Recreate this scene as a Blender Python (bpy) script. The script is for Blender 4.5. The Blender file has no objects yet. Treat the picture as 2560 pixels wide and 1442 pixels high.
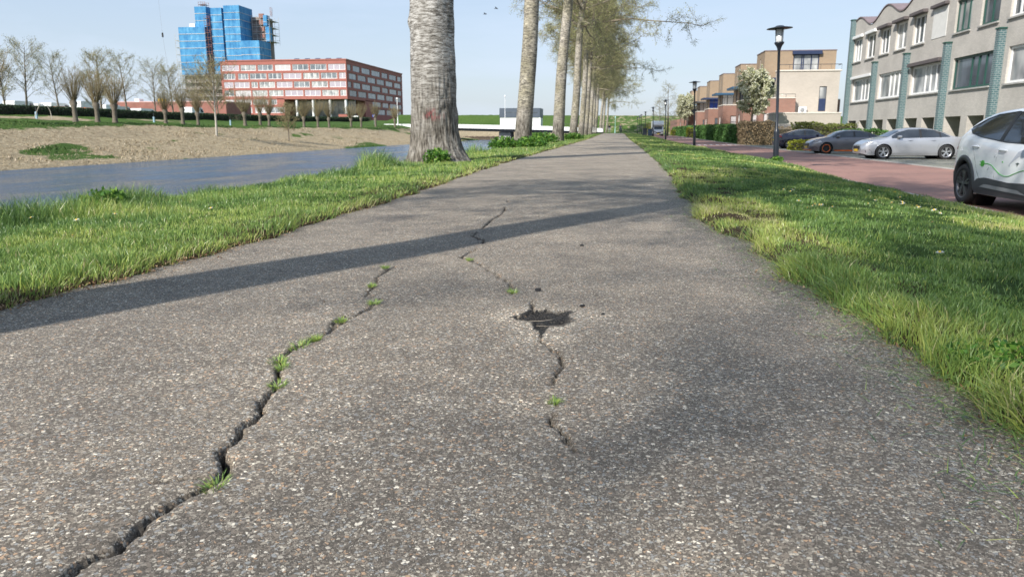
import bpy, bmesh, math, random
import numpy as np
from mathutils import Vector, Matrix
R = math.radians
rng = np.random.default_rng(7)
random.seed(11)
sc = bpy.context.scene
col = sc.collection

# ---------------------------------------------------------------- camera, sky, sun, exposure
cam_d = bpy.data.cameras.new('camera'); cam = bpy.data.objects.new('camera', cam_d); col.objects.link(cam)
cam.location = (0, 0, 0.75)
cam.rotation_euler = (R(90 - 11.99), 0, R(7.97))
cam_d.sensor_width = 36; cam_d.lens = 1850 / 2560 * 36
cam_d.clip_start = 0.05; cam_d.clip_end = 9000
cam_d.dof.use_dof = True; cam_d.dof.focus_distance = 2.6; cam_d.dof.aperture_fstop = 9.0
sc.camera = cam
SUN_AZ, SUN_EL = 30.0, 38.0        # shadows run towards +Y and a little +X
w = bpy.data.worlds.new('World'); sc.world = w; w.use_nodes = True
wn = w.node_tree.nodes; wl = w.node_tree.links
bg = wn['Background']
sky = wn.new('ShaderNodeTexSky'); sky.sky_type = 'NISHITA'; sky.sun_disc = False
sky.sun_elevation = R(SUN_EL); sky.sun_rotation = R(180 + SUN_AZ)
sky.air_density = 1.0; sky.dust_density = 1.6; sky.ozone_density = 1.3; sky.altitude = 0
# thin high cloud veils, mapped on the sky direction
tc = wn.new('ShaderNodeTexCoord'); mp = wn.new('ShaderNodeMapping'); mp.inputs['Scale'].default_value = (1.2, 2.2, 7.0)
nz = wn.new('ShaderNodeTexNoise'); nz.inputs['Scale'].default_value = 1.6; nz.inputs['Detail'].default_value = 6; nz.inputs['Roughness'].default_value = 0.6
rp = wn.new('ShaderNodeValToRGB'); rp.color_ramp.elements[0].position = 0.45; rp.color_ramp.elements[1].position = 0.85
rp.color_ramp.elements[1].color = (.5, .5, .5, 1)
mx = wn.new('ShaderNodeMixRGB'); mx.inputs[2].default_value = (3.75, 4.9, 6.6, 1)
base_f = wn.new('ShaderNodeMath'); base_f.operation = 'ADD'; base_f.inputs[1].default_value = 0.62
wl.new(tc.outputs['Generated'], mp.inputs[0]); wl.new(mp.outputs[0], nz.inputs['Vector']); wl.new(nz.outputs['Fac'], rp.inputs[0])
wl.new(rp.outputs[0], base_f.inputs[0]); wl.new(base_f.outputs[0], mx.inputs[0]); wl.new(sky.outputs[0], mx.inputs[1])
sx = wn.new('ShaderNodeSeparateXYZ'); wl.new(tc.outputs['Generated'], sx.inputs[0])
hz_ = wn.new('ShaderNodeValToRGB'); hz_.color_ramp.elements[0].position = 0.0; hz_.color_ramp.elements[0].color = (.56, .63, .72, 1)
hz_.color_ramp.elements[1].position = .32; hz_.color_ramp.elements[1].color = (.37, .50, .70, 1)
sc10 = wn.new('ShaderNodeMixRGB'); sc10.blend_type = 'MULTIPLY'; sc10.inputs[0].default_value = 1; sc10.inputs[2].default_value = (10, 10, 10, 1)
wl.new(sx.outputs[2], hz_.inputs[0]); wl.new(hz_.outputs[0], sc10.inputs[1]); wl.new(sc10.outputs[0], mx.inputs[2])
wl.new(mx.outputs[0], bg.inputs['Color'])
bg.inputs['Strength'].default_value = 0.105
sd = bpy.data.lights.new('sun', 'SUN'); so = bpy.data.objects.new('sun', sd); col.objects.link(so)
sd.energy = 5.0; sd.angle = R(0.55); sd.color = (1.0, 0.955, 0.89)
sv = Vector((-math.sin(R(SUN_AZ)) * math.cos(R(SUN_EL)), -math.cos(R(SUN_AZ)) * math.cos(R(SUN_EL)), math.sin(R(SUN_EL))))
so.rotation_euler = sv.to_track_quat('Z', 'Y').to_euler(); so.location = (-20, -40, 60)
sc.view_settings.view_transform = 'Standard'; sc.view_settings.look = 'None'
sc.view_settings.exposure = 0.44; sc.view_settings.gamma = 1
sc.cycles.max_bounces = 6; sc.cycles.transparent_max_bounces = 12
sc.cycles.use_denoising = True

# ---------------------------------------------------------------- small helpers
def tag(o, label=None, cat=None, group=None, kind=None):
    if label: o['label'] = label
    if cat: o['category'] = cat
    if group: o['group'] = group
    if kind: o['kind'] = kind
    return o
def thing(name, label, cat, loc=(0, 0, 0), rz=0, group=None):
    o = bpy.data.objects.new(name, None); col.objects.link(o)
    o.empty_display_size = 0.1
    o.location = loc; o.rotation_euler = (0, 0, rz)
    return tag(o, label, cat, group)
def kids(o): return [c for c in bpy.data.objects if c.parent == o]
_kid_cache = {}
def copy_tree(o, loc=None, rz=None, label=None, scale=None, cat=None, group=None, parent=None):
    c = o.copy(); col.objects.link(c)
    if parent is not None: c.parent = parent
    if loc is not None: c.location = loc
    if rz is not None: c.rotation_euler = (0, 0, rz)
    if scale is not None: c.scale = scale if hasattr(scale, '__len__') else (scale,) * 3
    if label: c['label'] = label
    if cat: c['category'] = cat
    if group: c['group'] = group
    for ch in kids(o):
        copy_tree(ch, parent=c)
    return c

def np_mesh(name, V, F, mats, midx=None, parent=None, smooth=True, F3=None, attrs=None, loc=None):
    """V (n,3); F (m,4) quads; F3 (k,3) triangles"""
    me = bpy.data.meshes.new(name)
    V = np.asarray(V, dtype=np.float32)
    parts = []; tot = []
    if F is not None and len(F): parts.append(np.asarray(F, np.int32).ravel()); tot.append(np.full(len(F), 4, np.int32))
    if F3 is not None and len(F3): parts.append(np.asarray(F3, np.int32).ravel()); tot.append(np.full(len(F3), 3, np.int32))
    L = np.concatenate(parts); T = np.concatenate(tot)
    me.vertices.add(len(V)); me.vertices.foreach_set('co', V.ravel())
    me.loops.add(len(L)); me.loops.foreach_set('vertex_index', L)
    me.polygons.add(len(T)); me.polygons.foreach_set('loop_start', np.concatenate([[0], np.cumsum(T)[:-1]]).astype(np.int32))
    me.polygons.foreach_set('loop_total', T)
    if midx is not None: me.polygons.foreach_set('material_index', np.asarray(midx, np.int32))
    me.polygons.foreach_set('use_smooth', np.full(len(T), smooth, bool))
    if not isinstance(mats, (list, tuple)): mats = [mats]
    for m in mats: me.materials.append(m)
    if attrs:
        for k, a in attrs.items():
            at = me.attributes.new(k, 'FLOAT', 'POINT'); at.data.foreach_set('value', np.asarray(a, np.float32))
    me.update(calc_edges=True)
    o = bpy.data.objects.new(name, me); col.objects.link(o)
    if parent is not None: o.parent = parent
    if loc is not None: o.location = loc
    return o

def survey(p, y):
    """(x / y, rise / y) of the sight line through picture point (p, y); used once to lay out far things"""
    c_, s_, cp, sp = math.cos(R(7.97)), math.sin(R(7.97)), math.cos(R(11.99)), math.sin(R(11.99)); a_ = 1850 * cp + (721 - y) * sp; r_ = p - 1280
    Y_ = r_ * s_ + a_ * c_
    return (r_ * c_ - a_ * s_) / Y_, ((721 - y) * cp - 1850 * sp) / Y_
def bearing(p):
    """x / y of a survey line taken at picture column p (used once to lay out far things)"""
    c_, s_, a_ = math.cos(R(7.97)), math.sin(R(7.97)), 1.0232 * 1850; r_ = p - 1280
    return (r_ * c_ - a_ * s_) / (r_ * s_ + a_ * c_)
class MB:
    """collects shapes (local coordinates) and links them as ONE mesh object"""
    def __init__(s): s.v = []; s.f = []; s.m = []; s.sm = []
    def add(s, vs, fs, m=0, smooth=False):
        b = len(s.v); s.v += [tuple(v) for v in vs]
        for f in fs: s.f.append([b + i for i in f]); s.m.append(m); s.sm.append(smooth)
    def box(s, x0, x1, y0, y1, z0, z1, m=0, bev=0):
        if bev:
            b = bev
            pts = []
            for z, i in ((z0, b), (z0 + b, 0), (z1 - b, 0), (z1, b)):
                pts.append([(x0 + i + b, y0 + i, z), (x1 - i - b, y0 + i, z), (x1 - i, y0 + i + b, z), (x1 - i, y1 - i - b, z),
                            (x1 - i - b, y1 - i, z), (x0 + i + b, y1 - i, z), (x0 + i, y1 - i - b, z), (x0 + i, y0 + i + b, z)])
            vs = sum(pts, []); fs = [list(range(7, -1, -1)), list(range(24, 32))]
            for k in range(3):
                for i in range(8):
                    j = (i + 1) % 8; fs.append([k * 8 + i, k * 8 + j, k * 8 + 8 + j, k * 8 + 8 + i])
            s.add(vs, fs, m); return
        s.add([(x0, y0, z0), (x1, y0, z0), (x1, y1, z0), (x0, y1, z0), (x0, y0, z1), (x1, y0, z1), (x1, y1, z1), (x0, y1, z1)],
              [(0, 3, 2, 1), (4, 5, 6, 7), (0, 1, 5, 4), (1, 2, 6, 5), (2, 3, 7, 6), (3, 0, 4, 7)], m)
    def prism(s, pts, axis, a0, a1, m=0, smooth=False):
        """polygon pts in the plane normal to axis, extruded a0..a1"""
        def P(p, a):
            return (a, p[0], p[1]) if axis == 'x' else (p[0], a, p[1]) if axis == 'y' else (p[0], p[1], a)
        n = len(pts); vs = [P(p, a0) for p in pts] + [P(p, a1) for p in pts]
        s.add(vs, [list(range(n))[::-1], list(range(n, 2 * n))], m)
        s.add(vs, [(i, (i + 1) % n, n + (i + 1) % n, n + i) for i in range(n)], m, smooth)
    def tube(s, pts, rad, n=6, m=0, cap=True):
        pts = [Vector(p) for p in pts]
        if not hasattr(rad, '__len__'): rad = [rad] * len(pts)
        ref = Vector((0, 0, 1)); vs = []
        for i, p in enumerate(pts):
            d = (pts[min(i + 1, len(pts) - 1)] - pts[max(i - 1, 0)]).normalized()
            r = ref if abs(d.dot(ref)) < .9 else Vector((0, 1, 0))
            a = d.cross(r).normalized(); b = d.cross(a).normalized()
            vs += [p + (a * math.cos(2 * math.pi * k / n) + b * math.sin(2 * math.pi * k / n)) * rad[i] for k in range(n)]
        fs = [(i * n + k, i * n + (k + 1) % n, (i + 1) * n + (k + 1) % n, (i + 1) * n + k) for i in range(len(pts) - 1) for k in range(n)]
        s.add(vs, fs, m, True)
        if cap: s.add(vs[:n], [list(range(n))], m); s.add(vs[-n:], [list(range(n))[::-1]], m)
    def lathe(s, prof, n=16, c=(0, 0, 0), axis='z', m=0, smooth=True, a0=0, a1=2 * math.pi):
        """prof: list of (radius, height)"""
        full = abs(a1 - a0 - 2 * math.pi) < 1e-6; k = n if full else n + 1
        vs = []
        for r, h in prof:
            for i in range(k):
                a = a0 + (a1 - a0) * i / n; u, v = r * math.cos(a), r * math.sin(a)
                p = (u, v, h) if axis == 'z' else (h, u, v) if axis == 'x' else (u, h, v)
                vs.append((p[0] + c[0], p[1] + c[1], p[2] + c[2]))
        fs = []
        for j in range(len(prof) - 1):
            for i in range(n):
                i2 = (i + 1) % k
                fs.append((j * k + i, j * k + i2, (j + 1) * k + i2, (j + 1) * k + i))
        s.add(vs, fs, m, smooth)
    def build(s, name, mats, parent=None, label=None, loc=None, recalc=True):
        me = bpy.data.meshes.new(name); me.from_pydata(s.v, [], s.f)
        if not isinstance(mats, (list, tuple)): mats = [mats]
        for x in mats: me.materials.append(x)
        me.polygons.foreach_set('material_index', s.m); me.polygons.foreach_set('use_smooth', s.sm)
        if recalc:
            bm = bmesh.new(); bm.from_mesh(me); bmesh.ops.recalc_face_normals(bm, faces=bm.faces); bm.to_mesh(me); bm.free()
        me.update()
        o = bpy.data.objects.new(name, me); col.objects.link(o)
        if parent is not None: o.parent = parent
        if loc is not None: o.location = loc
        if label: o['label'] = label
        return o

# value noise on arrays
def _h(ix, iy, iz):
    n = (ix * 374761393 + iy * 668265263 + iz * 1274126177) & 0xffffffff
    n = ((n ^ (n >> 13)) * 1274126177) & 0xffffffff
    return ((n ^ (n >> 16)) & 0xffff) / 65535.0
def vn(x, y, z=0.0):
    x, y, z = np.broadcast_arrays(np.asarray(x, float), np.asarray(y, float), np.asarray(z, float))
    ix, iy, iz = np.floor(x).astype(np.int64), np.floor(y).astype(np.int64), np.floor(z).astype(np.int64)
    fx, fy, fz = x - ix, y - iy, z - iz
    fx, fy, fz = [t * t * (3 - 2 * t) for t in (fx, fy, fz)]
    r = 0
    for a in (0, 1):
        for b in (0, 1):
            for c in (0, 1):
                r = r + _h(ix + a, iy + b, iz + c) * (fx if a else 1 - fx) * (fy if b else 1 - fy) * (fz if c else 1 - fz)
    return r
def fbm(x, y, z=0.0, o=4):
    r = 0; a = .5; t = 0
    for k in range(o):
        r = r + a * vn(x * 2 ** k + 17 * k, y * 2 ** k, z * 2 ** k); t += a; a *= .5
    return r / t
def sstep(a, b, x):
    t = np.clip((x - a) / (b - a), 0, 1); return t * t * (3 - 2 * t)

# ---------------------------------------------------------------- materials
def new_mat(name):
    m = bpy.data.materials.new(name); m.use_nodes = True
    return m, m.node_tree.nodes, m.node_tree.links, m.node_tree.nodes['Principled BSDF']
def ramp(n, stops, interp='LINEAR'):
    r = n.new('ShaderNodeValToRGB'); e = r.color_ramp.elements; r.color_ramp.interpolation = interp
    while len(e) > 1: e.remove(e[-1])
    for i, (p, c) in enumerate(stops):
        x = e[0] if i == 0 else e.new(p)
        x.position = p; x.color = (*c, 1) if len(c) == 3 else c
    return r
def coords(n, l, scale=(1, 1, 1), kind='Object'):
    t = n.new('ShaderNodeTexCoord') if kind != 'World' else n.new('ShaderNodeNewGeometry')
    m = n.new('ShaderNodeMapping'); m.inputs['Scale'].default_value = scale
    l.new(t.outputs[kind if kind != 'World' else 'Position'], m.inputs[0]); return m.outputs[0]
def noise(n, l, vec, scale, detail=4, rough=.55):
    x = n.new('ShaderNodeTexNoise'); x.inputs['Scale'].default_value = scale; x.inputs['Detail'].default_value = detail
    x.inputs['Roughness'].default_value = rough; l.new(vec, x.inputs['Vector']); return x.outputs['Fac']
def bump(n, l, h, b, strength=.3, dist=.01):
    x = n.new('ShaderNodeBump'); x.inputs['Strength'].default_value = strength; x.inputs['Distance'].default_value = dist
    l.new(h, x.inputs['Height']); l.new(x.outputs[0], b.inputs['Normal']); return x
def mat(name, c, rough=.6, metal=0, var=.12, vs=3.0, bmp=0, bs=20, coat=0, spec=None, kind='Object'):
    """plain surface with a little procedural variation of its colour"""
    m, n, l, b = new_mat(name)
    v = coords(n, l, kind=kind)
    f = noise(n, l, v, vs)
    lo = [max(0, x * (1 - var)) for x in c]; hi = [min(1, x * (1 + var)) for x in c]
    r = ramp(n, [(.3, lo), (.7, hi)]); l.new(f, r.inputs[0]); l.new(r.outputs[0], b.inputs['Base Color'])
    b.inputs['Roughness'].default_value = rough; b.inputs['Metallic'].default_value = metal
    if coat: b.inputs['Coat Weight'].default_value = coat; b.inputs['Coat Roughness'].default_value = .05
    if spec is not None: b.inputs['Specular IOR Level'].default_value = spec
    if bmp: bump(n, l, noise(n, l, v, bs), b, bmp)
    return m
def brick(name, c1, c2, mortar, bw=.22, bh=.0625, ms=.01, rough=.85, stain=.25):
    m, n, l, b = new_mat(name)
    g = n.new('ShaderNodeNewGeometry'); s = n.new('ShaderNodeSeparateXYZ'); l.new(g.outputs['Position'], s.inputs[0])
    a = n.new('ShaderNodeMath'); a.operation = 'ADD'; l.new(s.outputs[0], a.inputs[0]); l.new(s.outputs[1], a.inputs[1])
    cb = n.new('ShaderNodeCombineXYZ'); l.new(a.outputs[0], cb.inputs[0]); l.new(s.outputs[2], cb.inputs[1])
    t = n.new('ShaderNodeTexBrick'); l.new(cb.outputs[0], t.inputs['Vector'])
    t.inputs['Scale'].default_value = 1; t.inputs['Brick Width'].default_value = bw; t.inputs['Row Height'].default_value = bh
    t.inputs['Mortar Size'].default_value = ms; t.inputs['Color1'].default_value = (*c1, 1); t.inputs['Color2'].default_value = (*c2, 1)
    t.inputs['Mortar'].default_value = (*mortar, 1); t.inputs['Mortar Smooth'].default_value = .2
    f = noise(n, l, g.outputs['Position'], .6, 6, .65)
    r = ramp(n, [(.3, (1 - stain,) * 3), (.65, (1, 1, 1))]); l.new(f, r.inputs[0])
    mm = n.new('ShaderNodeMixRGB'); mm.blend_type = 'MULTIPLY'; mm.inputs[0].default_value = 1
    l.new(t.outputs[0], mm.inputs[1]); l.new(r.outputs[0], mm.inputs[2]); l.new(mm.outputs[0], b.inputs['Base Color'])
    b.inputs['Roughness'].default_value = rough
    return m
def leafmat(name, stops, rough=.55, trans=.35, attr='tint', spec=.3):
    m, n, l, b = new_mat(name)
    at = n.new('ShaderNodeAttribute'); at.attribute_name = attr
    r = ramp(n, stops); l.new(at.outputs['Fac'], r.inputs[0]); l.new(r.outputs[0], b.inputs['Base Color'])
    b.inputs['Roughness'].default_value = rough; b.inputs['Specular IOR Level'].default_value = spec
    if trans:
        t = n.new('ShaderNodeBsdfTranslucent'); l.new(r.outputs[0], t.inputs[0])
        x = n.new('ShaderNodeMixShader'); x.inputs[0].default_value = trans
        l.new(b.outputs[0], x.inputs[1]); l.new(t.outputs[0], x.inputs[2]); l.new(x.outputs[0], n['Material Output'].inputs[0])
    return m
def glassmat(name, tint=(.05, .06, .07), rough=.06, curtain=None):
    m, n, l, b = new_mat(name)
    v = coords(n, l, (1, 1, .6), 'World'); f = noise(n, l, v, .9, 2)
    r = ramp(n, [(.35, tint), (.7, curtain or [x * 2.2 for x in tint])]); l.new(f, r.inputs[0]); l.new(r.outputs[0], b.inputs['Base Color'])
    b.inputs['Roughness'].default_value = rough; b.inputs['Specular IOR Level'].default_value = .9
    return m

M = {}
M['white'] = mat('white paint', (.78, .78, .77), .35, var=.04)
M['offwhite'] = mat('off white', (.66, .65, .62), .6, var=.06)
M['black'] = mat('black plastic', (.018, .018, .02), .45)
M['darkgrey'] = mat('dark grey', (.06, .062, .068), .5)
M['grey'] = mat('mid grey', (.25, .255, .26), .6)
M['steel'] = mat('galvanised steel', (.42, .43, .45), .4, .7)
M['concrete'] = mat('concrete', (.36, .35, .33), .85, var=.2, vs=1.5)
M['lampblack'] = mat('lamp post paint', (.012, .016, .024), .35)
M['rubber'] = mat('rubber', (.02, .02, .021), .8)
M['rim'] = mat('alloy rim', (.6, .61, .63), .3, .8)
M['rimdark'] = mat('dark alloy', (.13, .13, .14), .35, .6)
M['orange'] = mat('orange paint', (.72, .16, .03), .4)
M['navy'] = mat('navy panel', (.022, .035, .085), .45)
M['blue'] = mat('blue panel', (.02, .07, .4), .5)
M['glass'] = glassmat('window glass')
M['glass_light'] = glassmat('window glass with pale curtain', (.16, .17, .18), .15, (.55, .55, .53))
M['carglass'] = glassmat('car glass', (.02, .024, .03), .04)
M['blind'] = mat('roller blind', (.5, .47, .47), .8, var=.05)
M['yellow'] = mat('yellow plate', (.75, .5, .02), .5, var=.05)
M['red'] = mat('red plastic', (.45, .02, .02), .3)
# ================================================================ terrain
WZ = -1.30
def rise(Y): return 0.3 * sstep(55, 150, Y)
eLy = [-40, 0, 2.75, 3.2, 3.8, 4.34, 5.2, 6.2, 7.3, 9.1, 14.6, 24, 105, 400]
eLx = [-2.62, -2.61, -2.60, -2.59, -2.56, -2.49, -2.475, -2.47, -2.44, -2.46, -2.64, -2.7, -2.7, -2.7]
eRy = [-40, 0, 1.88, 2.17, 2.46, 2.79, 3.15, 3.9, 5.16, 5.76, 6.69, 7.58, 9.6, 14.3, 20, 40, 400]
eRx = [1.0, 1.0, 1.02, 1.045, 1.055, 1.02, .98, .95, .925, .80, .70, .78, .80, .95, 1.03, 1.1, 1.1]
def edgeL(Y): return np.interp(Y, eLy, eLx) + .11 * (vn(Y * 2.6, 3.3) - .5) + .06 * (vn(Y * 8, 8.1) - .5)
def edgeR(Y): return np.interp(Y, eRy, eRx) + .10 * (vn(Y * 2.3, 1.7) - .5) + .06 * (vn(Y * 8, 5.1) - .5)
def gz(X, Y, micro=True):
    X = np.asarray(X, float); Y = np.asarray(Y, float)
    X, Y = np.broadcast_arrays(X, Y)
    Xb = X + np.where(X < -33.5, 3.2 * (fbm(Y * .045, 2.2, o=3) - .5) * sstep(-34, -40, X) , 0)
    z = np.interp(Xb, [-400, -100, -66, -58, -54, -48, -44, -40, -36, -32.6, -31.9, -30, -9.5, -8, -6.8, -5.7, -5.1, -3.6, -2.9],
                  [2.6, 2.6, 2.55, 2.3, 1.95, 1.5, 1.1, .12, -.62, -1.18, -1.42, -2.2, -2.2, -1.4, -.80, -.24, -.05, .0, .02])
    zr = np.interp(X, [1.2, 2.4, 3.6, 4.9, 5.35, 5.6, 10.6, 16, 30, 400], [.02, .0, -.06, -.2, -.36, -.49, -.49, -.47, -.42, -.4])
    lowr = np.interp(X, [2.4, 3.6, 4.9, 5.35, 5.6], [0, -.05, -.12, -.08, 0]) * sstep(22, 18, Y)
    z = np.where(X > 0, zr + lowr, z)
    z = z + 1.2 * sstep(95, 230, Y) * sstep(-40, -46, X)
    r = rise(Y)
    z = z + np.where(X > -8, r, 0)
    canal = sstep(-46, -40, X) * sstep(-4.5, -7.5, X)
    t = sstep(178, 190, Y) * canal
    z = z * (1 - t) + (.85 + .1 * (vn(X * .3, Y * .3) - .5)) * t
    top = 5.75 - X * .006
    dk = np.interp(Y, [232, 236, 252, 257, 275, 4000], [0, .4, 1, 1, .1, 0])
    fade = sstep(-82, -74, X)
    z = np.where(dk * fade > .02, np.maximum(z, dk * top * fade), z)
    if micro:
        el, er = edgeL(Y), edgeR(Y)
        verge = np.where(X < 0, sstep(el + .02, el - .15, X), sstep(er - .02, er + .15, X))
        near = (X > -6.5) & (X < 5.4)
        z = z + np.where(near, verge * (.028 + .05 * (vn(X * 2.2, Y * 2.2) - .5) + .03 * (vn(X * 7, Y * 7) - .5)), 0)
        # under the path the ground dips below the asphalt
        inside = (X > el) & (X < er)
        dip = np.minimum(sstep(el - .02, el + .1, X), sstep(er + .02, er - .1, X))
        z = np.where((X > el - .02) & (X < er + .02) & (Y < 164), z * (1 - dip) + (-.13 + r) * dip, z)
        far = sstep(-33.0, -36, X) * sstep(-66, -50, X)
        z = z + far * (.38 * (fbm(X * .28, Y * .22, o=4) - .5) + .16 * (vn(X * 1.6, Y * 1.3) - .5))
    return z

xs = np.concatenate([[-3500, -1500, -700, -350, -200, -140], np.arange(-110, -66, 4), np.arange(-66, -31, .45), np.arange(-31, -10, 3),
                     np.arange(-10, -5.5, .25), np.arange(-5.5, -2.9, .09), np.arange(-2.9, -2.2, .03), np.arange(-2.2, .5, .3),
                     np.arange(.5, 1.35, .03), np.arange(1.35, 5.3, .1), np.arange(5.3, 6, .07), np.arange(6, 30, 1.0), [34, 40, 60, 100, 200, 400, 900, 3500]])
ys = np.concatenate([[-60, -30, -10, -3], np.arange(0, 8, .05), 8 * 1.012 ** np.arange(0, 285)])
ys = np.concatenate([ys[ys < 232], np.arange(232, 280, 2.0), [300, 340, 450, 800, 1500, 4500]])
GX, GY = np.meshgrid(xs, ys)
GZ = gz(GX, GY)
n0, n1 = GX.shape
idx = np.arange(n0 * n1).reshape(n0, n1)
def gridF(idx): return np.stack([idx[:-1, :-1], idx[:-1, 1:], idx[1:, 1:], idx[1:, :-1]], -1).reshape(-1, 4)
# dry straw-coloured growth on the far bank, green elsewhere
shift = 5.0 * (fbm(GY * .06, 9.1, o=3) - .5)
dry = sstep(-31.4, -32.0, GX) * sstep(186, 180, GY) * sstep(-45.6, -42.2, GX + shift)
dry = dry * sstep(.76, .52, fbm(GX * .22, GY * .13, 3.3, o=4) + .14 * sstep(-39, -34, GX) * (vn(GX * .5, GY * .25, 9) - .5) * 2)
strip = sstep(-56.5, -55, GX) * sstep(-50, -52, GX) * sstep(95, 80, GY) * sstep(.40, .52, vn(GX * .3, GY * .12, 5.0))
dry = np.maximum(dry, strip * .9)
dry = np.maximum(dry, sstep(176, 179, GY) * sstep(196, 190, GY) * sstep(-42, -38, GX) * sstep(-6, -9, GX))
dry = np.maximum(dry, .35 * sstep(30, 14, np.abs(GX - 14)) * sstep(200, 215, GY))
soil = ((GX > -2.9) & (GX < 1.4) & (GY < 163)) * 1.0
gm, n, l, b = new_mat('ground cover')
at = n.new('ShaderNodeAttribute'); at.attribute_name = 'dry'; at2 = n.new('ShaderNodeAttribute'); at2.attribute_name = 'soil'
wv = coords(n, l, kind='World')
f1 = noise(n, l, wv, .55, 8, .7); f2 = noise(n, l, wv, 2.5, 6, .7); f3 = noise(n, l, wv, .09, 4, .6)
green = ramp(n, [(.28, (.035, .06, .018)), (.5, (.065, .12, .028)), (.72, (.12, .17, .045))]); l.new(f2, green.inputs[0])
gr2 = n.new('ShaderNodeMixRGB'); gr2.blend_type = 'MULTIPLY'; gr2.inputs[0].default_value = .55
rr = ramp(n, [(.3, (.62, .72, .6)), (.7, (1.25, 1.15, .95))]); l.new(f3, rr.inputs[0]); l.new(green.outputs[0], gr2.inputs[1]); l.new(rr.outputs[0], gr2.inputs[2])
straw = ramp(n, [(.25, (.13, .10, .06)), (.42, (.29, .23, .145)), (.6, (.40, .33, .22)), (.8, (.52, .44, .32))]); l.new(f2, straw.inputs[0])
mth = n.new('ShaderNodeMath'); mth.operation = 'ADD'; s1 = n.new('ShaderNodeMath'); s1.operation = 'MULTIPLY_ADD'
s1.inputs[1].default_value = 1.9; s1.inputs[2].default_value = -.93; l.new(f1, s1.inputs[0])
l.new(at.outputs['Fac'], mth.inputs[0]); l.new(s1.outputs[0], mth.inputs[1])
cr = ramp(n, [(.38, (0, 0, 0)), (.56, (1, 1, 1))]); l.new(mth.outputs[0], cr.inputs[0])
mA = n.new('ShaderNodeMixRGB'); l.new(cr.outputs[0], mA.inputs[0]); l.new(gr2.outputs[0], mA.inputs[1]); l.new(straw.outputs[0], mA.inputs[2])
soilc = ramp(n, [(.3, (.045, .032, .02)), (.7, (.12, .085, .05))]); l.new(f2, soilc.inputs[0])
mB = n.new('ShaderNodeMixRGB'); l.new(at2.outputs['Fac'], mB.inputs[0]); l.new(mA.outputs[0], mB.inputs[1]); l.new(soilc.outputs[0], mB.inputs[2])
l.new(mB.outputs[0], b.inputs['Base Color']); b.inputs['Roughness'].default_value = .95; b.inputs['Specular IOR Level'].default_value = .1
bump(n, l, noise(n, l, wv, 3.5, 8, .75), b, .9, .22)
g = np_mesh('ground', np.stack([GX, GY, GZ], -1).reshape(-1, 3), gridF(idx), gm, attrs={'dry': dry.ravel(), 'soil': soil.ravel()})
tag(g, kind='structure')

# water of the canal
wm, n, l, b = new_mat('canal water')
wv = coords(n, l, (1, .55, 1), 'World')
b.inputs['Base Color'].default_value = (.03, .065, .115, 1); b.inputs['Roughness'].default_value = .10
b.inputs['IOR'].default_value = 1.33
f1 = noise(n, l, wv, 3.4, 6, .65); f2 = noise(n, l, wv, .7, 3, .5)
ad = n.new('ShaderNodeMath'); ad.operation = 'ADD'; l.new(f1, ad.inputs[0]); l.new(f2, ad.inputs[1])
bump(n, l, ad.outputs[0], b, 1.0, .15)
wr = ramp(n, [(.35, (.03,) * 3), (.6, (.22,) * 3)]); l.new(noise(n, l, coords(n, l, (.35, .12, 1), 'World'), 1.0, 4, .6), wr.inputs[0]); l.new(wr.outputs[0], b.inputs['Roughness'])
wx = np.array([-36, -5.2]); wy = np.array([-60, 192.])
V = [(x, y, WZ) for y in wy for x in wx]
tag(np_mesh('canal_water', V, [(0, 1, 3, 2)], wm, smooth=False), kind='structure')

# ---------------------------------------------------------------- cycle path
c1 = [(-0.945, .93), (-0.92, 1.027), (-0.926, 1.069), (-0.908, 1.097), (-0.889, 1.127), (-0.89, 1.169), (-0.902, 1.204), (-0.897, 1.236), (-0.89, 1.277), (-0.873, 1.323), (-0.859, 1.361), (-0.859, 1.418), (-0.861, 1.468), (-0.899, 1.517), (-0.915, 1.537), (-0.905, 1.585), (-0.926, 1.644), (-0.939, 1.722), (-0.946, 1.793), (-0.976, 1.866), (-0.985, 1.947), (-1.022, 2.051), (-1.044, 2.126), (-1.1, 2.246), (-1.113, 2.336), (-1.098, 2.438), (-1.083, 2.548), (-1.084, 2.758), (-1.06, 2.93), (-1.055, 3.097)]
c1b = [(-1.09, 2.66), (-1.12, 2.82), (-1.09, 2.963), (-1.063, 3.12), (-1.061, 3.203), (-1.145, 3.251), (-1.19, 3.507), (-1.247, 3.711), (-1.251, 4.049)]
c2 = [(-.085, 1.66), (-0.096, 1.723), (-0.131, 1.794), (-0.159, 1.817), (-0.142, 1.936), (-0.157, 1.98), (-0.18, 2.043), (-0.182, 2.131), (-0.17, 2.208), (-0.152, 2.313), (-0.174, 2.421), (-0.209, 2.512), (-0.275, 2.672), (-0.279, 2.807)]
c3 = [(-.30, 2.99), (-0.347, 3.104), (-0.345, 3.165), (-0.411, 3.337), (-0.478, 3.416), (-0.521, 3.651), (-0.61, 3.822), (-0.71, 4.022), (-0.772, 4.17), (-0.852, 4.34), (-0.939, 4.402), (-0.927, 4.528)]
c4 = [(-0.939, 4.463), (-0.901, 4.729), (-0.893, 4.908), (-0.913, 5.097), (-0.973, 5.189), (-1.044, 5.327), (-1.026, 5.555), (-1.062, 6.23), (-1.041, 6.771), (-1.115, 7.518), (-1.192, 8.191)]
c5 = [(-.30, 1.68), (-.26, 1.74), (-.20, 1.80), (-.16, 1.82)]
c6 = [(-.99, 1.36), (-.93, 1.39), (-.87, 1.40)]
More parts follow.
